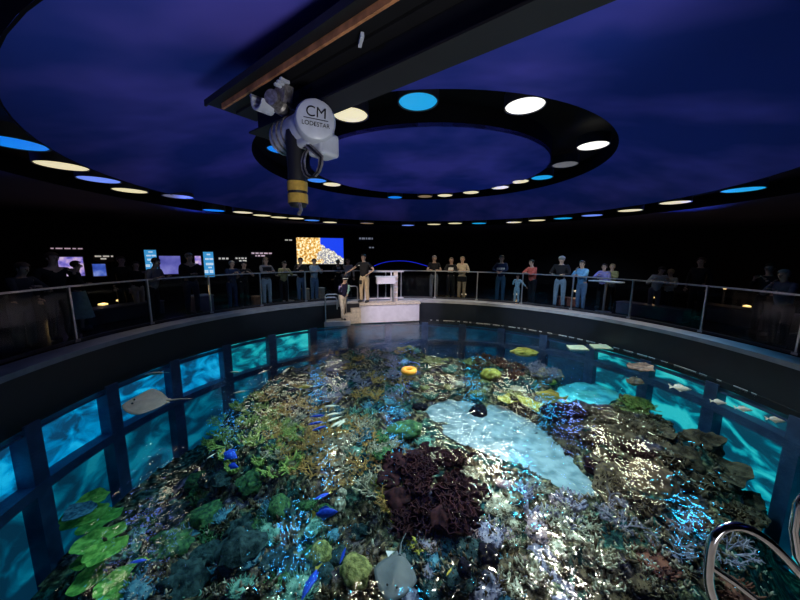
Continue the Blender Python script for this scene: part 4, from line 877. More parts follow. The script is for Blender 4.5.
def lantern(label, u, v, z, w_=0.2, e=10, lens=M_lan):
    q = ray(u, v); p = pz(u, v, z)
    t = thing('floor_lantern', label, 'lantern', (p.x, p.y, 0), 0)
    MB().lathe([(0.05, 0.0), (0.035, 0.02), (0.03, z-0.05), (0.02, z-0.05)], 12).build('stand', M_rubber, t)
    MB().lathe([(0.03, z-0.05), (w_/2, z-0.03), (w_/2, z+0.01), (0.03, z+0.03)], 16).build('lamp_glass', lens, t)
    l = bpy.data.lights.new('lantern_light', 'POINT'); l.energy = e; l.color = (1, 0.6, 0.28); l.shadow_soft_size = 0.06
    o = bpy.data.objects.new('lantern_light', l); C.objects.link(o); o.location = (p.x, p.y, z+0.15)
lantern('warm floor lantern behind the left railing beside the teal skirt', 103, 304, 0.27, 0.24, 10)
lantern('dim warm floor lantern behind the left railing near beige trousers', 120, 300, 0.30, 0.20, 3)
lantern('warm floor lantern far left by the railing', 46, 303, 0.35, 0.12, 0.2)
lantern('warm floor lantern behind the railing near the right edge', 747, 306, 0.27, 0.2, 8)
lantern('warm floor lantern behind the right railing below the white shirted person', 652, 297, 0.42, 0.16, 5)
lantern('small warm lantern higher up behind the right railing', 725, 288, 0.75, 0.10, 1)
lantern('pale lantern by the feet of the child', 516, 294, 0.16, 0.22, 3, mat('cream_lantern_glass', (0.8, 0.7, 0.6), 0.4, emit=(0.9, 0.7, 0.5), es=0.8))
lantern('pale lantern by the feet of the blond person', 464, 294, 0.16, 0.22, 3, mat('cream_lantern_glass', (0.8, 0.7, 0.6)))
lantern('pale lantern beside the jeans of the blue jacket person', 576, 291, 0.50, 0.16, 3, mat('cream_lantern_glass', (0.8, 0.7, 0.6)))
# near dock under the camera that carries the ladder
t = thing('near_dock', 'pale dock at the near edge that carries the ladder', 'dock', (1.0, 0.0, 0))
MB().prism([(-1.9, -0.6), (1.6, -0.6), (1.8, 1.0), (-1.9, 1.0)], -0.12, 0.0).build('deck_plate', M_dock2, t, smooth=False)
MB().prism([(-1.85, -0.55), (1.55, -0.55), (1.72, 0.95), (-1.85, 0.95)], -0.76, -0.12).build('dock_body', M_dock, t, smooth=False)
#PART4
# ------------------------------------------------------------------ corals: one of each kind, then copies
def branching(seed, n0=7, depth=3, L=0.17, r=0.018, spread=0.9, flat=0.5, taper=0.75, blunt=False):
    rnd = random.Random(seed); mb = MB()
    def grow(p, d, l, rr, k):
        q = p + d*l; mid = p.lerp(q, 0.5) + Vector((rnd.uniform(-1, 1), rnd.uniform(-1, 1), rnd.uniform(-.3, 1)))*l*0.08
        mb.tube([p, mid, q] + ([q + d*rr*0.8] if blunt else []), [rr, rr*0.95, rr*0.85] + ([rr*0.45] if blunt else []), 5, caps=True) if k else mb.tube([p, mid, q, q + d*rr*1.5], [rr, rr*0.9, rr*0.7, rr*0.2], 5)
        if k:
            for _ in range(rnd.choice((2, 3, 3))):
                nd = (d + Vector((rnd.gauss(0, 1), rnd.gauss(0, 1), rnd.gauss(0, 0.6)))*spread*0.75); nd.z = nd.z*flat + 0.25; grow(q, nd.normalized(), l*rnd.uniform(0.6, 0.9), rr*taper, k-1)
    for i in range(n0):
        a = 2*PI*i/n0 + rnd.uniform(-.3, .3); d = Vector((math.cos(a)*spread, math.sin(a)*spread, rnd.uniform(0.4, 1.0))).normalized(); grow(Vector((d.x*0.03, d.y*0.03, -0.03)), d, L*rnd.uniform(0.7, 1.1), r, depth)
    return mb
def fingers(seed, n_=46, R_=0.22, h=0.15, r=0.022):
    rnd = random.Random(seed); mb = MB().sphere((0, 0, -0.03), (R_*0.9, R_*0.9, 0.09), 12, 8)
    for i in range(n_):
        a = rnd.uniform(0, 2*PI); q = R_*math.sqrt(rnd.random()); d = Vector((math.cos(a)*q/R_*0.9, math.sin(a)*q/R_*0.9, 1)).normalized(); p = Vector((math.cos(a)*q, math.sin(a)*q, 0.0)); l = h*rnd.uniform(0.5, 1.1)
        b = p + d*l*0.6 + Vector((rnd.uniform(-1, 1), rnd.uniform(-1, 1), 0))*0.015
        mb.tube([p, b, b + d*l*0.4, b + d*(l*0.4 + r*0.7)], [r*1.1, r, r*0.8, r*0.3], 6)
    return mb
def leafy(seed, n_=34, R_=0.24, h=0.16, wv=0.3):
    rnd = random.Random(seed); mb = MB().sphere((0, 0, -0.05), (R_*0.8, R_*0.8, 0.09), 12, 6)
    for i in range(n_):                                # thick curling blades
        a = rnd.uniform(0, 2*PI); q = R_*math.sqrt(rnd.random())*0.9; base = Vector((math.cos(a)*q, math.sin(a)*q, -0.02)); t = rnd.uniform(0, 2*PI)
        w_ = rnd.uniform(0.05, 0.10); u_ = Vector((math.cos(t), math.sin(t), 0)); out = Vector((math.cos(a)*q/R_*0.6, math.sin(a)*q/R_*0.6, 1)).normalized(); nn = u_.cross(out).normalized(); th = 0.008
        vs = []; K, Mm = 5, 4; hh = h*rnd.uniform(0.6, 1.1)
        for s_ in (-1, 1):
            for j in range(Mm):
                for i2 in range(K):
                    x = (i2/(K-1)-0.5)*2*w_*(0.6+0.6*j/(Mm-1)); z = hh*j/(Mm-1)*(1-0.25*abs(i2/(K-1)-0.5)*2)
                    vs.append(base + u_*x + out*z + nn*(s_*th + 0.03*math.sin(i2*1.9+t)*(j/(Mm-1)) + 0.02*math.cos(t)*(j/(Mm-1))**2))
        fs = []; o_ = K*Mm
        for j in range(Mm-1):
            for i2 in range(K-1): b = j*K+i2; fs.append((b, b+1, b+K+1, b+K)); fs.append((o_+b, o_+b+K, o_+b+K+1, o_+b+1))
        edge = [j*K for j in range(Mm)] + [(Mm-1)*K+i2 for i2 in range(1, K)] + [j*K+K-1 for j in range(Mm-2, -1, -1)]
        for x, y in zip(edge[:-1], edge[1:]): fs.append((x, y, y+o_, x+o_))
        mb.add(vs, fs)
    return mb
def plate(seed, R_=0.3, th=0.03, wav=0.05, rough=0.0, cup=0.05):
    rnd = random.Random(seed); ph = [rnd.uniform(0, 6) for _ in range(5)]; mb = MB(); n_, m_ = 32, 7; vs = []; 
    def pt(k, j, top):
        a = 2*PI*k/n_; rr = R_*(1+0.12*math.sin(2*a+ph[0])+0.08*math.sin(3*a+ph[1])+0.05*math.sin(7*a+ph[2]))*j/m_
        z = cup*(j/m_)**2 + wav*math.sin(3*a+ph[3])*(j/m_)**2*0.5 + wav*0.4*math.sin(5*a+ph[4])*(j/m_)
        if rough and top: z += rough*noise.noise(Vector((rr*math.cos(a)*18+seed, rr*math.sin(a)*18, 0)))
        return (rr*math.cos(a), rr*math.sin(a), z + (0 if top else -th*(1.0 if j < m_ else 0.5) - (0.10*(1-j/m_)**2)))
    for top in (True, False):
        for j in range(1, m_+1):
            for k in range(n_): vs.append(pt(k, j, top))
        vs.append(pt(0, 0, top))
    o_ = n_*m_+1; fs = []
    for s_ in (0, 1):
        b = s_*o_
        for j in range(m_-1):
            for k in range(n_): l = (k+1) % n_; f = (b+j*n_+k, b+j*n_+l, b+(j+1)*n_+l, b+(j+1)*n_+k); fs.append(f if s_ else f[::-1])
        for k in range(n_): l = (k+1) % n_; fs.append((b+o_-1, b+k, b+l))
    for k in range(n_): l = (k+1) % n_; fs.append(((m_-1)*n_+k, (m_-1)*n_+l, o_+(m_-1)*n_+l, o_+(m_-1)*n_+k))
    return mb.add(vs, fs)
def dome(seed, R_=0.2, h=0.14, groove=0.02, f=22, nn=56, mm=26, lump=0.08):
    mb = MB().sphere((0, 0, 0), (1, 1, 1), nn, mm); out = []
    for v in mb.v:
        d = Vector(v); q = noise.noise(d*2 + Vector((seed, 0, 0))); g = math.sin(noise.noise(d*1.7+Vector((0, seed, 0)))*f*1.2 + noise.noise(d*5 + Vector((seed, seed, 0)))*4)
        rr = 1 + q*lump*2 + (abs(g)**0.5*0.09 if groove else 0); out.append((d.x*R_*rr, d.y*R_*rr, d.z*h*rr))
    mb.v = out; return mb
def boulder(seed, R_=0.25, h=0.16):
    mb = MB().sphere((0, 0, 0), (1, 1, 1), 22, 14); out = []
    for v in mb.v: d = Vector(v); q = 1 + noise.noise(d*1.6+Vector((seed*3, 0, 0)))*0.5 + noise.noise(d*4+Vector((0, seed, 0)))*0.22 + noise.noise(d*11+Vector((0, seed, 0)))*0.08; out.append((d.x*R_*q, d.y*R_*q, d.z*h*q))
    mb.v = out; return mb
def table(seed):
    mb = plate(seed, 0.32, 0.03, 0.03, 0.0, 0.02); rnd = random.Random(seed)
    for i in range(90):
        a = rnd.uniform(0, 2*PI); q = 0.31*math.sqrt(rnd.random()); p = Vector((q*math.cos(a), q*math.sin(a), 0.005)); mb.tube([p, p+Vector((rnd.uniform(-.02, .02), rnd.uniform(-.02, .02), 0.045))], [0.012, 0.005], 5)
    mb.tube([(0, 0, -0.02), (0.01, 0, -0.12), (0, 0, -0.25)], [0.1, 0.06, 0.09], 8); return mb
GEN = {'branch': lambda s_: branching(s_), 'thin': lambda s_: branching(s_, 8, 3, 0.15, 0.012, 1.0, 0.45), 'thick': lambda s_: branching(s_, 6, 2, 0.16, 0.032, 0.9, 0.6, 0.85, True),
       'finger': lambda s_: fingers(s_), 'leafy': lambda s_: leafy(s_), 'plate': lambda s_: plate(s_, rough=0.02), 'dome': lambda s_: dome(s_), 'smooth': lambda s_: dome(s_, groove=0, lump=0.12), 'rock': lambda s_: boulder(s_), 'table': lambda s_: table(s_), 'turf': lambda s_: fingers(s_, 90, 0.26, 0.07, 0.011)}
PROTO = {}
def cm(name, a, b, sc_=9, **k): return mat(name, a, 0.85, col2=b, scale=sc_, spec=0.1, detail=5, contrast=(0.38, 0.62), **k)
CMAT = {'gold': cm('golden_brown_coral', (0.95, 0.50, 0.16), (0.40, 0.17, 0.05), 14), 'ygreen': cm('yellow_green_coral', (0.55, 0.58, 0.16), (0.18, 0.24, 0.06), 12), 'grey': cm('purple_grey_coral', (0.50, 0.38, 0.48), (0.16, 0.13, 0.22), 13),
        'teal': cm('blue_teal_coral', (0.16, 0.34, 0.44), (0.03, 0.09, 0.16), 12), 'maroon': cm('maroon_coral', (0.06, 0.015, 0.016), (0.02, 0.006, 0.009), 10), 'cream': cm('cream_coral', (0.75, 0.62, 0.48), (0.25, 0.18, 0.12), 12),
        'pink': cm('pinkish_rubble_coral', (0.60, 0.34, 0.34), (0.16, 0.10, 0.16), 13), 'brown': cm('dark_brown_coral', (0.17, 0.10, 0.06), (0.04, 0.022, 0.015), 9), 'olive': cm('olive_coral', (0.46, 0.38, 0.13), (0.13, 0.12, 0.04), 12, bump=0.8),
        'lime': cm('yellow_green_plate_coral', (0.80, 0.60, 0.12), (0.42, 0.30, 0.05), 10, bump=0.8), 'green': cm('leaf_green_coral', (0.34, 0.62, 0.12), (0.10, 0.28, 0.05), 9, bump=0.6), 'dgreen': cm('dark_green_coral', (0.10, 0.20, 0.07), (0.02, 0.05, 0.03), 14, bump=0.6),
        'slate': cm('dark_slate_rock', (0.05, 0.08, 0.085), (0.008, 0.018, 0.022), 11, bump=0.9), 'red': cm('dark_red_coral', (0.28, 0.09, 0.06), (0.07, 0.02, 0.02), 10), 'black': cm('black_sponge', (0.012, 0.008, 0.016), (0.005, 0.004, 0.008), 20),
        'mint': cm('pale_mint_coral', (0.26, 0.44, 0.34), (0.05, 0.14, 0.12), 11), 'tanbrown': cm('tan_plate_coral', (0.48, 0.32, 0.24), (0.16, 0.10, 0.08), 8)}
KIND = {'branch': 'branching_coral', 'thin': 'branching_coral', 'thick': 'finger_coral', 'finger': 'finger_coral', 'leafy': 'leafy_coral', 'plate': 'plate_coral', 'dome': 'brain_coral', 'smooth': 'sponge', 'rock': 'reef_rock', 'table': 'table_coral', 'turf': 'bushy_coral'}
CATG = {'reef_rock': 'rock', 'sponge': 'sponge'}
def coral(gen, mk, p, s_=1.0, rz=0.0, label=None, group=None, tilt=(0, 0), var=0):
    k = (gen, mk, var)
    if k not in PROTO:
        seed = (hash_(gen)+hash_(mk)+var*17) % 997
        o = GEN[gen](seed).build(KIND[gen], CMAT[mk], ang=60); PROTO[k] = o
        o.location = p; o.rotation_euler = (tilt[0], tilt[1], rz); o.scale = (s_, s_, s_) if not hasattr(s_, '__len__') else s_
        tag(o, label, CATG.get(KIND[gen], 'coral'), group)
    else: o = dup(PROTO[k], p, rz, s_, label, group, tilt)
    return o
def hash_(x): return sum((i+1)*ord(c) for i, c in enumerate(x))
def field(poly, mix, n_, smin, smax, label, group, seed, sink=0.02):
    """mix: list of (generator, material); colonies grown on the reef inside the pixel outline poly"""
    rnd = random.Random(seed); us = [p[0] for p in poly]; vs_ = [p[1] for p in poly]; got = []; tries = 0; sets = {}
    while len(got) < n_ and tries < 6000:
        tries += 1; u, v = rnd.uniform(min(us), max(us)), rnd.uniform(min(vs_), max(vs_))
        if not inpoly(u, v, poly): continue
        p = hit(u, v)
        if math.hypot(p.x-TC[0], p.y-TC[1]) > 6.0: continue
        sc0 = rnd.uniform(smin, smax)
        if any((p-q).length < 0.20*(sc0+s1) for q, s1 in got) and tries < 3500: continue
        got.append((p, sc0)); g_, m_ = mix[len(got) % len(mix)]
        p = Vector((p.x, p.y, reef_h(p.x, p.y)-sink)); p.z = min(p.z, WZ - 0.28*sc0)
        o = coral(g_, m_, p, sc0, rnd.uniform(0, 6.28), 'x', None, (rnd.uniform(-.15, .15), rnd.uniform(-.15, .15)), rnd.randrange(2))
        kn = KIND[g_].replace('_', ' '); sets.setdefault((CW[m_], kn), []).append((u, v, o))
    for (cw, kn), L_ in sets.items():
        L_.sort(key=lambda q: q[1]); n = len(L_); rows = 1 if n <= 5 else (2 if n <= 10 else (3 if n <= 18 else (4 if n <= 32 else 6)))
        RN = {1: [''], 2: ['rear row, ', 'front row, '], 3: ['rear row, ', 'middle row, ', 'front row, '], 4: ['rearmost row, ', 'second row, ', 'third row, ', 'front row, '], 6: ['rearmost row, ', 'second row, ', 'third row, ', 'fourth row, ', 'fifth row, ', 'front row, ']}[rows]
        for r in range(rows):
            row = sorted(L_[r*n//rows:(r+1)*n//rows], key=lambda q: q[0]); m = len(row)
            for k, (u, v, o) in enumerate(row):
                od = '' if m == 1 else ('leftmost' if k == 0 else 'rightmost' if k == m-1 else ['', 'second', 'third', 'fourth', 'fifth', 'sixth', 'seventh', 'eighth', 'ninth', 'tenth', 'eleventh', 'twelfth'][k] + ' from left')
                tail = (RN[r] + od).strip(', ')
                o['label'] = '%s %s %s%s' % (cw, kn, label, (', ' + tail) if tail else ''); o['group'] = '%ss %s' % (kn, label)
CW = {'gold': 'golden', 'ygreen': 'yellow-green', 'grey': 'purple-grey', 'teal': 'blue-teal', 'maroon': 'maroon', 'cream': 'cream', 'pink': 'pinkish', 'brown': 'dark-brown', 'olive': 'olive', 'lime': 'yellow', 'green': 'bright-green', 'dgreen': 'dark-green',
      'slate': 'slate-dark', 'red': 'dark-red', 'black': 'black', 'mint': 'mint', 'tanbrown': 'tan'}
field([(205, 402), (258, 394), (300, 440), (292, 478), (225, 474)], [('thick', 'ygreen'), ('finger', 'ygreen'), ('branch', 'ygreen')], 24, 0.6, 1.0, 'at the left reef edge', '', 11)
field([(262, 398), (330, 408), (400, 450), (392, 500), (340, 492), (275, 462)], [('branch', 'gold'), ('thin', 'gold'), ('branch', 'cream'), ('thin', 'gold')], 60, 0.5, 0.85, 'in the thicket left of the sand', '', 12)
field([(300, 352), (400, 345), (420, 372), (400, 400), (320, 404), (285, 385)], [('thin', 'grey'), ('branch', 'grey'), ('thin', 'gold')], 38, 0.55, 0.9, 'in the patch nearest the feeding dock', '', 13)
field([(300, 395), (400, 385), (424, 405), (375, 425), (330, 432)], [('leafy', 'teal'), ('turf', 'teal'), ('finger', 'mint')], 12, 0.7, 1.1, 'behind the dark green dome', '', 14)
field([(340, 432), (400, 425), (430, 440), (400, 462), (350, 455)], [('turf', 'mint'), ('turf', 'dgreen'), ('leafy', 'teal')], 10, 0.7, 1.0, 'just behind the maroon bush', '', 15)
field([(392, 462), (432, 455), (470, 478), (480, 505), (462, 530), (412, 534), (384, 502)], [('leafy', 'maroon'), ('leafy', 'maroon'), ('leafy', 'maroon'), ('rock', 'maroon')], 24, 0.7, 1.05, 'in the big maroon bush', '', 16, -0.08)
field([(430, 452), (455, 455), (482, 480), (490, 515), (470, 520), (455, 475)], [('leafy', 'cream'), ('finger', 'cream')], 7, 0.55, 0.8, 'on the right of the maroon bush', '', 17)
field([(395, 525), (470, 530), (520, 520), (520, 535), (420, 545)], [('turf', 'pink'), ('turf', 'grey')], 9, 0.6, 0.9, 'under the maroon bush', '', 18)
field([(486, 478), (530, 488), (575, 500), (585, 535), (530, 530), (495, 515)], [('turf', 'pink'), ('thin', 'cream'), ('finger', 'grey'), ('turf', 'cream')], 18, 0.6, 1.0, 'just below the sand channel', '', 19)
field([(505, 540), (560, 535), (650, 560), (650, 598), (500, 598)], [('turf', 'cream'), ('turf', 'brown'), ('turf', 'grey'), ('finger', 'cream')], 22, 0.5, 0.85, 'in the bottom right patch', '', 20)
field([(535, 418), (580, 410), (640, 414), (660, 440), (610, 480), (585, 470), (560, 440)], [('leafy', 'brown'), ('leafy', 'maroon'), ('turf', 'brown')], 24, 0.8, 1.3, 'on the bank right of sand', '', 21)
field([(620, 410), (680, 420), (745, 465), (755, 520), (700, 530), (640, 500), (605, 485)], [('leafy', 'brown'), ('table', 'brown'), ('rock', 'brown'), ('plate', 'brown')], 26, 0.9, 1.5, 'on the far right slope', '', 22)
field([(600, 490), (650, 500), (720, 535), (740, 590), (650, 560), (590, 530)], [('leafy', 'brown'), ('turf', 'red'), ('thin', 'grey')], 18, 0.7, 1.1, 'in front of the ladder', '', 23)
field([(400, 342), (470, 340), (480, 366), (430, 372), (395, 365)], [('table', 'olive'), ('turf', 'mint'), ('plate', 'olive')], 12, 0.8, 1.3, 'at the back middle', '', 24)
field([(470, 342), (520, 342), (525, 372), (505, 385), (475, 372)], [('leafy', 'red'), ('branch', 'red'), ('turf', 'brown')], 14, 0.8, 1.2, 'in the dark red back patch', '', 25)
field([(530, 345), (600, 346), (655, 362), (650, 388), (615, 374), (575, 370), (540, 378)], [('turf', 'olive'), ('branch', 'grey'), ('rock', 'tanbrown'), ('turf', 'tanbrown'), ('table', 'grey')], 30, 0.7, 1.1, 'at the back right', '', 26)
field([(400, 376), (470, 380), (520, 385), (520, 398), (470, 400), (430, 400)], [('turf', 'cream'), ('turf', 'olive'), ('finger', 'mint'), ('turf', 'brown')], 18, 0.6, 0.9, 'just behind the sand', '', 27)
field([(510, 400), (545, 398), (550, 415), (530, 425)], [('leafy', 'cream'), ('leafy', 'brown')], 6, 0.6, 0.9, 'on the upper sand bank', '', 28)
field([(642, 388), (662, 392), (665, 415), (620, 408)], [('table', 'olive'), ('branch', 'ygreen'), ('plate', 'brown')], 9, 0.7, 1.1, 'right of the turquoise pocket', '', 29)
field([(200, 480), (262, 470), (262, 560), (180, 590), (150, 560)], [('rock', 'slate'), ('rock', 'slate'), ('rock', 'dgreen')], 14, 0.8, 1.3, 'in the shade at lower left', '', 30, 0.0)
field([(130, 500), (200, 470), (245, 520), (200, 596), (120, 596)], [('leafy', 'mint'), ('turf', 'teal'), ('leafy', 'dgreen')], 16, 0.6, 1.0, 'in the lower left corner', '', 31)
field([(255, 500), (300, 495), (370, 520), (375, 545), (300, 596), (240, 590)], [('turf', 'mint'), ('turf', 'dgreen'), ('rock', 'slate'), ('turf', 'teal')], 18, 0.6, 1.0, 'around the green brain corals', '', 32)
field([(400, 545), (500, 540), (505, 598), (410, 598)], [('turf', 'grey'), ('turf', 'slate'), ('turf', 'teal')], 14, 0.6, 0.95, 'around the black sponges', '', 33)
field([(374, 478), (392, 488), (408, 515), (425, 550), (412, 548), (392, 520)], [('thick', 'lime'), ('finger', 'lime')], 9, 0.35, 0.55, 'on the thin yellow ridge', '', 34)
# single corals that stand out
def solo(gen, mk, u, v, s_, label, rz=0.0, tilt=(0, 0), lift=0.06, var=5):
    p = hit(u, v)
    while math.hypot(p.x-TC[0], p.y-TC[1]) > 5.9: p = p + (Vector((0, 0, CZ))-p).normalized()*0.05
    p.z = min(p.z + lift, WZ - 0.12); return coral(gen, mk, p, s_, rz, label, None, tilt, var)
stack = [(92, 504, 0.62), (84, 516, 0.75), (100, 516, 0.7), (98, 533, 0.66), (92, 545, 0.5)]
for i, (u, v, s_) in enumerate(stack): solo('plate', 'green', u+2, v+14, (s_*1.45, s_*0.85, s_*1.2), ['topmost', 'widest left', 'second right', 'third', 'lowest'][i] + ' bright green plate of the upper plate coral stack', 0.5, (0.35, -0.15), 0.05+0.07*(4-i), 5+i)
for i, (u, v, s_) in enumerate([(104, 560, 0.55), (94, 578, 0.62), (118, 578, 0.60), (112, 590, 0.55)]): solo('plate', 'green', u+4, v+8, (s_*1.4, s_*0.8, s_*1.2), ['highest', 'leftmost', 'rightmost', 'lowest'][i] + ' green plate of the lower plate coral stack', 0.9, (0.4, -0.1), 0.05+0.07*(3-i), 6+i)
solo('plate', 'teal', 80, 514, (0.8, 0.5, 0.6), 'pale blue plate coral behind the green plate stack', 0.2, (0.2, 0), 0.05)
solo('dome', 'dgreen', 280, 511, (0.85, 1.05, 1.0), 'dark green grooved brain coral, the one tilted beside the bright sand', 0.5, (0.2, 0.2), 0.05, 5)
solo('dome', 'olive', 321, 557, (0.75, 0.85, 0.9), 'olive green brain coral between two blue fish', 0.2, (0.1, 0), 0.04, 6)
solo('dome', 'olive', 356, 574, (0.85, 0.95, 0.9), 'olive green brain coral touching the grey ray', 0.9, (0.1, 0), 0.04, 7)
solo('dome', 'dgreen', 404, 435, (1.9, 1.2, 1.1), 'large dark green dome coral left of the sand', 0.3, (0, 0), 0.12, 8)
solo('smooth', 'lime', 524, 356, (2.2, 1.5, 0.9), 'long yellow green mound coral at the back right', 0.0, (0, 0), 0.14, 9)
solo('smooth', 'lime', 490, 379, (1.5, 1.1, 1.1), 'yellowish dome coral with a brown top behind the sand', 0.0, (0, 0), 0.16, 10)
solo('plate', 'lime', 508, 404, (1.0, 0.7, 0.9), 'yellow green plate coral at the upper end of the sand', 0.2, (0.1, 0.1), 0.12, 11)
solo('plate', 'lime', 533, 411, (1.3, 0.75, 0.9), 'large curved yellow plate coral at the right of the sand', -0.6, (0.1, 0.2), 0.14, 12)
solo('smooth', 'lime', 551, 383, (0.75, 0.6, 0.6), 'small yellow knob coral left of the turquoise pocket', 0, (0, 0), 0.05, 13)
solo('plate', 'tanbrown', 640, 376, (1.2, 0.8, 0.9), 'tan plate coral, highest of the pair at the right edge', 0.1, (0.1, 0), 0.28, 14)
solo('plate', 'tanbrown', 634, 388, (0.9, 0.6, 0.9), 'tan plate coral just under the highest tan plate', 0.7, (0.1, 0), 0.16, 15)
solo('smooth', 'black', 478, 414, (1.15, 1.1, 1.3), 'round black sponge on the pale sand', 0, (0, 0), 0.05, 16)
solo('smooth', 'black', 420, 409, (0.95, 0.65, 0.8), 'small black sponge at the top left corner of the sand', 0, (0, 0), 0.05, 17)
solo('smooth', 'black', 487, 575, (0.55, 0.72, 0.8), 'larger oval black sponge at the bottom middle', 0.4, (0, 0), 0.28, 18)
solo('smooth', 'black', 463, 589, (0.40, 0.45, 0.7), 'smaller round black sponge at the bottom edge', 0, (0, 0), 0.28, 19)
solo('leafy', 'maroon', 458, 463, (0.8, 0.8, 0.9), 'smooth black maroon coral lobe on top of the bush', 0, (0, 0), 0.1, 20)
solo('smooth', 'cream', 340, 507, (0.45, 0.6, 0.7), 'smooth tan mushroom coral beside a blue fish', 0, (0, 0), 0.06, 21)
solo('smooth', 'cream', 342, 497, (0.38, 0.26, 0.5), 'small tan coral cap behind the mushroom coral', 0, (0, 0), 0.08, 22)
solo('thick', 'tanbrown', 160, 532, (0.42, 0.6, 0.5), 'tan lobed coral beside the green plate stacks', 0.4, (0, 0), 0.1, 23)
# reef turf nobody could count
def stuffing(name, mk, n_, seed, label, hmin, hmax):
    rnd = random.Random(seed); mb = MB(); k = 0; n_ = int(n_*0.9)
    while k < n_:
        u, v = rnd.uniform(60, 770), rnd.uniform(342, 599); p = hit(u, v)
        if pdist(p.x, p.y, REEF) > 0.3 or pdist(p.x, p.y, SAND) < 0.05 or pdist(p.x, p.y, POOL) < 0.05 or math.hypot(p.x-TC[0], p.y-TC[1]) > 6.3: 
            k += 0.3; continue
        k += 1; h = reef_h(p.x, p.y); d = Vector((rnd.gauss(0, .5), rnd.gauss(0, .5), 1)).normalized(); l = rnd.uniform(hmin, hmax); r = l*0.20
        b = Vector((p.x, p.y, h-0.01)); mb.tube([b, b+d*l*0.6, b+d*l], [r, r*0.9, r*0.4], 4)
        e = Vector((rnd.gauss(0, 1), rnd.gauss(0, 1), 0.5)).normalized(); mb.tube([b+d*l*0.4, b+d*l*0.4+e*l*0.6], [r*0.7, r*0.3], 4)
        e = Vector((rnd.gauss(0, 1), rnd.gauss(0, 1), 0.5)).normalized(); mb.tube([b+d*l*0.3, b+d*l*0.3+e*l*0.5], [r*0.7, r*0.3], 4)
    tag(mb.build(name, CMAT[mk], ang=180), label, 'coral turf', kind='stuff')
stuffing('reef_turf', 'tanbrown', 1300, 41, 'fine tan coral turf over the whole reef', 0.04, 0.12)
stuffing('reef_turf', 'brown', 1500, 42, 'fine brown coral turf over the whole reef', 0.04, 0.14)
stuffing('reef_turf', 'cream', 1100, 43, 'fine cream coral rubble over the whole reef', 0.03, 0.10)

# ------------------------------------------------------------------ fish, rays and the float ring
M_fblue = mat('blue_fish_skin', (0.02, 0.10, 0.90), 0.4, col2=(0.01, 0.05, 0.6), scale=9); M_fwhite = mat('pale_fish_skin', (0.85, 0.80, 0.66), 0.4, scale=9); M_fyel = mat('yellow_fish_skin', (0.85, 0.62, 0.08), 0.4, scale=9); M_fdark = mat('dark_fish_skin', (0.05, 0.03, 0.09), 0.4, scale=9)
FP = {}
def fish(m, label, u, v, z, L, rz, group=None, tilt=(0, 0)):
    p = pz(u, v, z)
    while math.hypot(p.x-TC[0], p.y-TC[1]) > 6.25: p = p + (Vector((0, 0, CZ+0.4))-p).normalized()*0.05
    p.z = min(p.z, WZ - 0.1)
    if m.name not in FP:
        mb = MB(); prof = [(-0.5, 0.015), (-0.42, 0.06), (-0.25, 0.15), (0.0, 0.21), (0.2, 0.17), (0.36, 0.07), (0.42, 0.04)]; n_ = 12; vs = []; fs = []
        for x, h in prof:
            for k in range(n_): a = 2*PI*k/n_; vs.append((x, h*0.42*math.cos(a), h*math.sin(a)))
        for i in range(len(prof)-1):
            for k in range(n_): l = (k+1) % n_; fs.append((i*n_+k, i*n_+l, (i+1)*n_+l, (i+1)*n_+k))
        fs += [tuple(range(n_)), tuple((len(prof)-1)*n_+k for k in range(n_))]; mb.add(vs, fs)
        t = thing('fish', label, 'fish', p); mb.build('body', m, t)
        def fin(poly, y=0.006):
            q = MB(); n2 = len(poly); q.add([(a, -y, b) for a, b in poly] + [(a, y, b) for a, b in poly], [tuple(range(n2)), tuple(range(n2, 2*n2))[::-1]] + [(i, (i+1) % n2, n2+(i+1) % n2, n2+i) for i in range(n2)]); return q
        fin([(0.38, 0.03), (0.60, 0.18), (0.54, 0.0), (0.60, -0.18), (0.38, -0.03)]).build('tail_fin', M_fyel if m is M_fblue else m, t)
        fin([(-0.22, 0.14), (0.0, 0.30), (0.28, 0.20), (0.3, 0.10)]).build('dorsal_fin', m, t); fin([(-0.05, -0.19), (0.1, -0.29), (0.28, -0.10)]).build('anal_fin', m, t)
        for sx in (-1, 1): MB().sphere((-0.38, sx*0.03, 0.03), 0.014, 6, 5).build('eye', M_eye, t)
        FP[m.name] = t
        if group: t['group'] = group
    else: t = dup(FP[m.name], p, 0, 1, label, group)
    t.location = p; t.scale = (L, L, L); t.rotation_euler = (tilt[0], tilt[1], rz); return t
fish(M_fblue, 'blue fish swimming by the green plate corals', 139, 561, -1.75, 0.20, 0.2, tilt=(1.0, 0))
fish(M_fblue, 'blue fish at the left edge of the reef, larger of the pair', 230, 455, -1.3, 0.34, 2.7, tilt=(1.0, 0))
fish(M_fblue, 'small blue fish just below the larger left edge blue fish', 233, 466, -1.5, 0.20, 2.9, tilt=(0.8, 0))
fish(M_fblue, 'blue fish beside the tan mushroom coral', 322, 496, -1.45, 0.24, 0.6, tilt=(1.1, 0))
fish(M_fblue, 'slim blue fish below the tan mushroom coral', 326, 513, -1.6, 0.32, 3.3, tilt=(0.3, 0))
fish(M_fblue, 'long blue fish at the bottom between the brain corals', 310, 583, -1.6, 0.34, 1.35, tilt=(0.9, 0))
fish(M_fblue, 'thin blue fish right of the olive brain coral', 343, 555, -1.7, 0.22, 1.4, tilt=(0.2, 0))
for i, (u, v) in enumerate([(318, 416), (316, 423), (320, 428)]): fish(M_fblue, ['top', 'middle', 'lowest'][i] + ' blue fish of the trio beside the white fish', u, v, -1.35, 0.30, 0.2+0.2*i, 'blue fish trio', (0.9, 0))
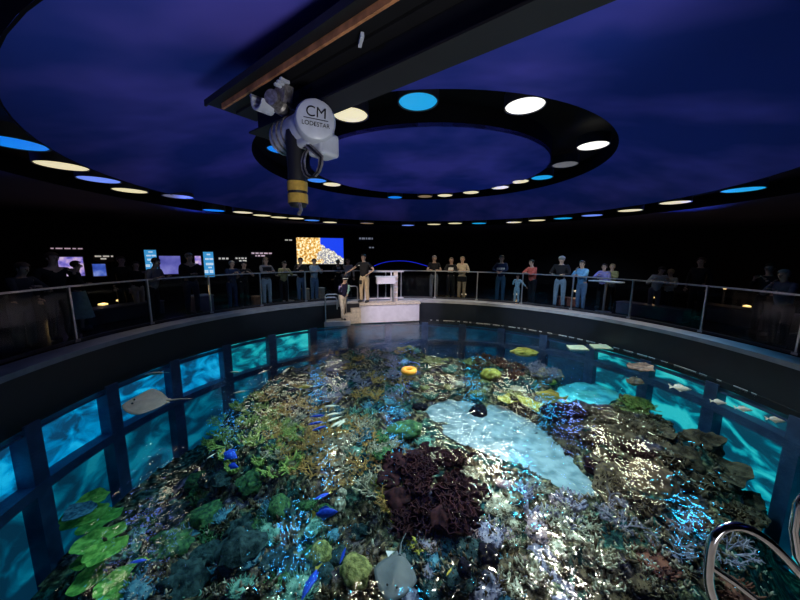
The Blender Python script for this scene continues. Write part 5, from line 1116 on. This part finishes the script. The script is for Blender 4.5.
for i, (u, v) in enumerate([(331, 406), (333, 414), (334, 419), (336, 424), (341, 423)]): fish(M_fwhite, ['highest', 'second highest', 'middle', 'lowest', 'rightmost'][i] + ' cream white fish of the group in the reef middle', u, v, -1.3, 0.28, 0.1+0.3*i, 'cream white fish group', (1.2, 0))
for i, (u, v) in enumerate([(235, 372), (240, 392), (263, 372), (285, 371)]): fish(M_fwhite, ['upper left', 'lower', 'slender middle', 'right'][i] + ' small white fish near the surface at the left', u, v, -0.98, 0.26, 0.0 + 0.5*i, 'small white fish on the left', (1.1, 0))
fish(M_fwhite, 'small white fish near the far left wall windows', 154, 362, -0.90, 0.42, 0.3, tilt=(1.1, 0))
fish(M_fwhite, 'small pale fish above the yellow green corals', 211, 456, -1.3, 0.14, 1.2, tilt=(1.1, 0))
for i, (u, v) in enumerate([(681, 388), (719, 402), (744, 409), (776, 420)]): fish(M_fwhite, ['leftmost', 'second', 'third', 'rightmost'][i] + ' white fish of the row along the right wall', u, v, -0.95, 0.24 if i else 0.36, 2.7, 'white fish along the right wall', (0.9, 0))
fish(M_fyel, 'yellow fish over the dark blue gap left of the reef', 305, 387, -1.2, 0.36, 0.3, tilt=(0.9, 0))
fish(M_fyel, 'small yellow fish above the black sponges', 449, 572, -1.5, 0.12, 0.9, tilt=(0.7, 0))
fish(M_fyel, 'slender yellow fish beside the turquoise pocket', 550, 396, -1.3, 0.62, -0.5, tilt=(0.2, 0))
fish(M_fdark, 'dark purple fish beside the cream white fish group', 338, 400, -1.3, 0.42, 1.4, tilt=(0.9, 0))
fish(M_fdark, 'dark fish beside the yellow fish', 294, 390, -1.3, 0.46, 0.5, tilt=(0.9, 0))
def ray_fish(m, label, u, v, z, L, rz, tilt=(0, 0), wing=0.5, mb_=None):
    p = pz(u, v, z); t = thing('ray', label, 'ray', p, rz); n_, m_ = 36, 6; vs = []; fs = []; mb = MB()
    def outl(a):                                       # rounded diamond, nose towards -x
        c, s_ = math.cos(a), math.sin(a); return 1.0/((abs(c)/0.46)**1.35 + (abs(s_)/wing)**1.35)**(1/1.35)
    for top in (1, -1):
        for j in range(1, m_+1):
            for k in range(n_):
                a = 2*PI*k/n_; r = outl(a)*j/m_; x, y = r*math.cos(a), r*math.sin(a)
                z_ = top*0.07*(1-(j/m_)**1.5)*math.exp(-(y/0.2)**2) + 0.004*top + 0.16*abs(y)**1.6*math.sin(3*x+1)
                vs.append((x, y, z_))
        vs.append((0, 0, top*0.07))
    o_ = n_*m_+1
    for s_ in (0, 1):
        b = s_*o_
        for j in range(m_-1):
            for k in range(n_): l = (k+1) % n_; fs.append((b+j*n_+k, b+j*n_+l, b+(j+1)*n_+l, b+(j+1)*n_+k))
        for k in range(n_): fs.append((b+o_-1, b+k, b+(k+1) % n_))
    for k in range(n_): l = (k+1) % n_; fs.append(((m_-1)*n_+k, (m_-1)*n_+l, o_+(m_-1)*n_+l, o_+(m_-1)*n_+k))
    mb.add(vs, fs); mb.build('body', m, t, ang=180)
    MB().tube([(0.4, 0, 0.01), (0.7, 0.03, 0.0), (0.95, -0.02, 0.0)], [0.03, 0.015, 0.005], 8).build('tail', m, t)
    for sy in (-1, 1): MB().sphere((-0.24, sy*0.09, 0.075), 0.022, 8, 6).build('eye', M_eye, t); q = MB().sphere((0.40, sy*0.08, 0.0), (0.10, 0.05, 0.012), 8, 6).build('pelvic_fin', m, t)
    t.scale = (L, L, L); t.rotation_euler = (tilt[0], tilt[1], rz); return t
ray_fish(mat('ivory_ray_skin', (0.85, 0.66, 0.45), 0.5, scale=4), 'ivory ray gliding near the surface before the left wall windows', 146, 403, -0.98, 0.78, 0.5, (0.1, 0.1), 0.62)
gr_ = ray_fish(mat('grey_ray_skin', (0.10, 0.125, 0.14), 0.6, col2=(0.075, 0.095, 0.11), scale=4), 'grey ray with a white wing tip at the bottom centre', 395, 576, -1.25, 0.52, 1.35, (0.05, 0.0), 0.42)
tp = MB().add([(0.30, 0.22, 0.02), (0.42, 0.30, 0.02), (0.46, 0.12, 0.02), (0.30, 0.22, 0.005), (0.42, 0.30, 0.005), (0.46, 0.12, 0.005)], [(0, 1, 2), (5, 4, 3), (0, 3, 4, 1), (1, 4, 5, 2), (2, 5, 3, 0)]).build('wing_tip', mat('white_wing_tip', (0.75, 0.82, 0.88), 0.5, scale=9), gr_, smooth=False); tp['label'] = 'white wing tip'
p = pz(409, 372, WZ+0.02)
fl = MB(); R_, r_ = 0.125, 0.062
fl.tube([(R_*math.cos(2*PI*k/28), R_*math.sin(2*PI*k/28), 0.03) for k in range(28)], r_, 12, closed=True)
tag(fl.build('float_ring', mat('orange_float_plastic', (0.90, 0.42, 0.03), 0.45, scale=5), loc=p), 'small orange yellow float ring bobbing on the water', 'float')
M_sq = mat('pale_green_feeding_board', (0.55, 0.70, 0.50), 0.5, scale=5)
for i, (u, v, a) in enumerate([(577, 347.5, 0.0), (601, 341.5, -0.1)]):
    p = pz(u, v, WZ+0.02)
    while math.hypot(p.x-TC[0], p.y-TC[1]) > 6.3: p = p*0.995; p.z = WZ+0.02
    q = MB().prism([(-0.30, -0.20), (0.22, -0.24), (0.30, 0.20), (-0.20, 0.22)], -0.02, 0.012)
    tag(q.build('floating_board', M_sq, loc=p, smooth=False), ['left', 'right'][i] + ' one of two pale green boards floating at the back right', 'board', 'pale green floating boards')
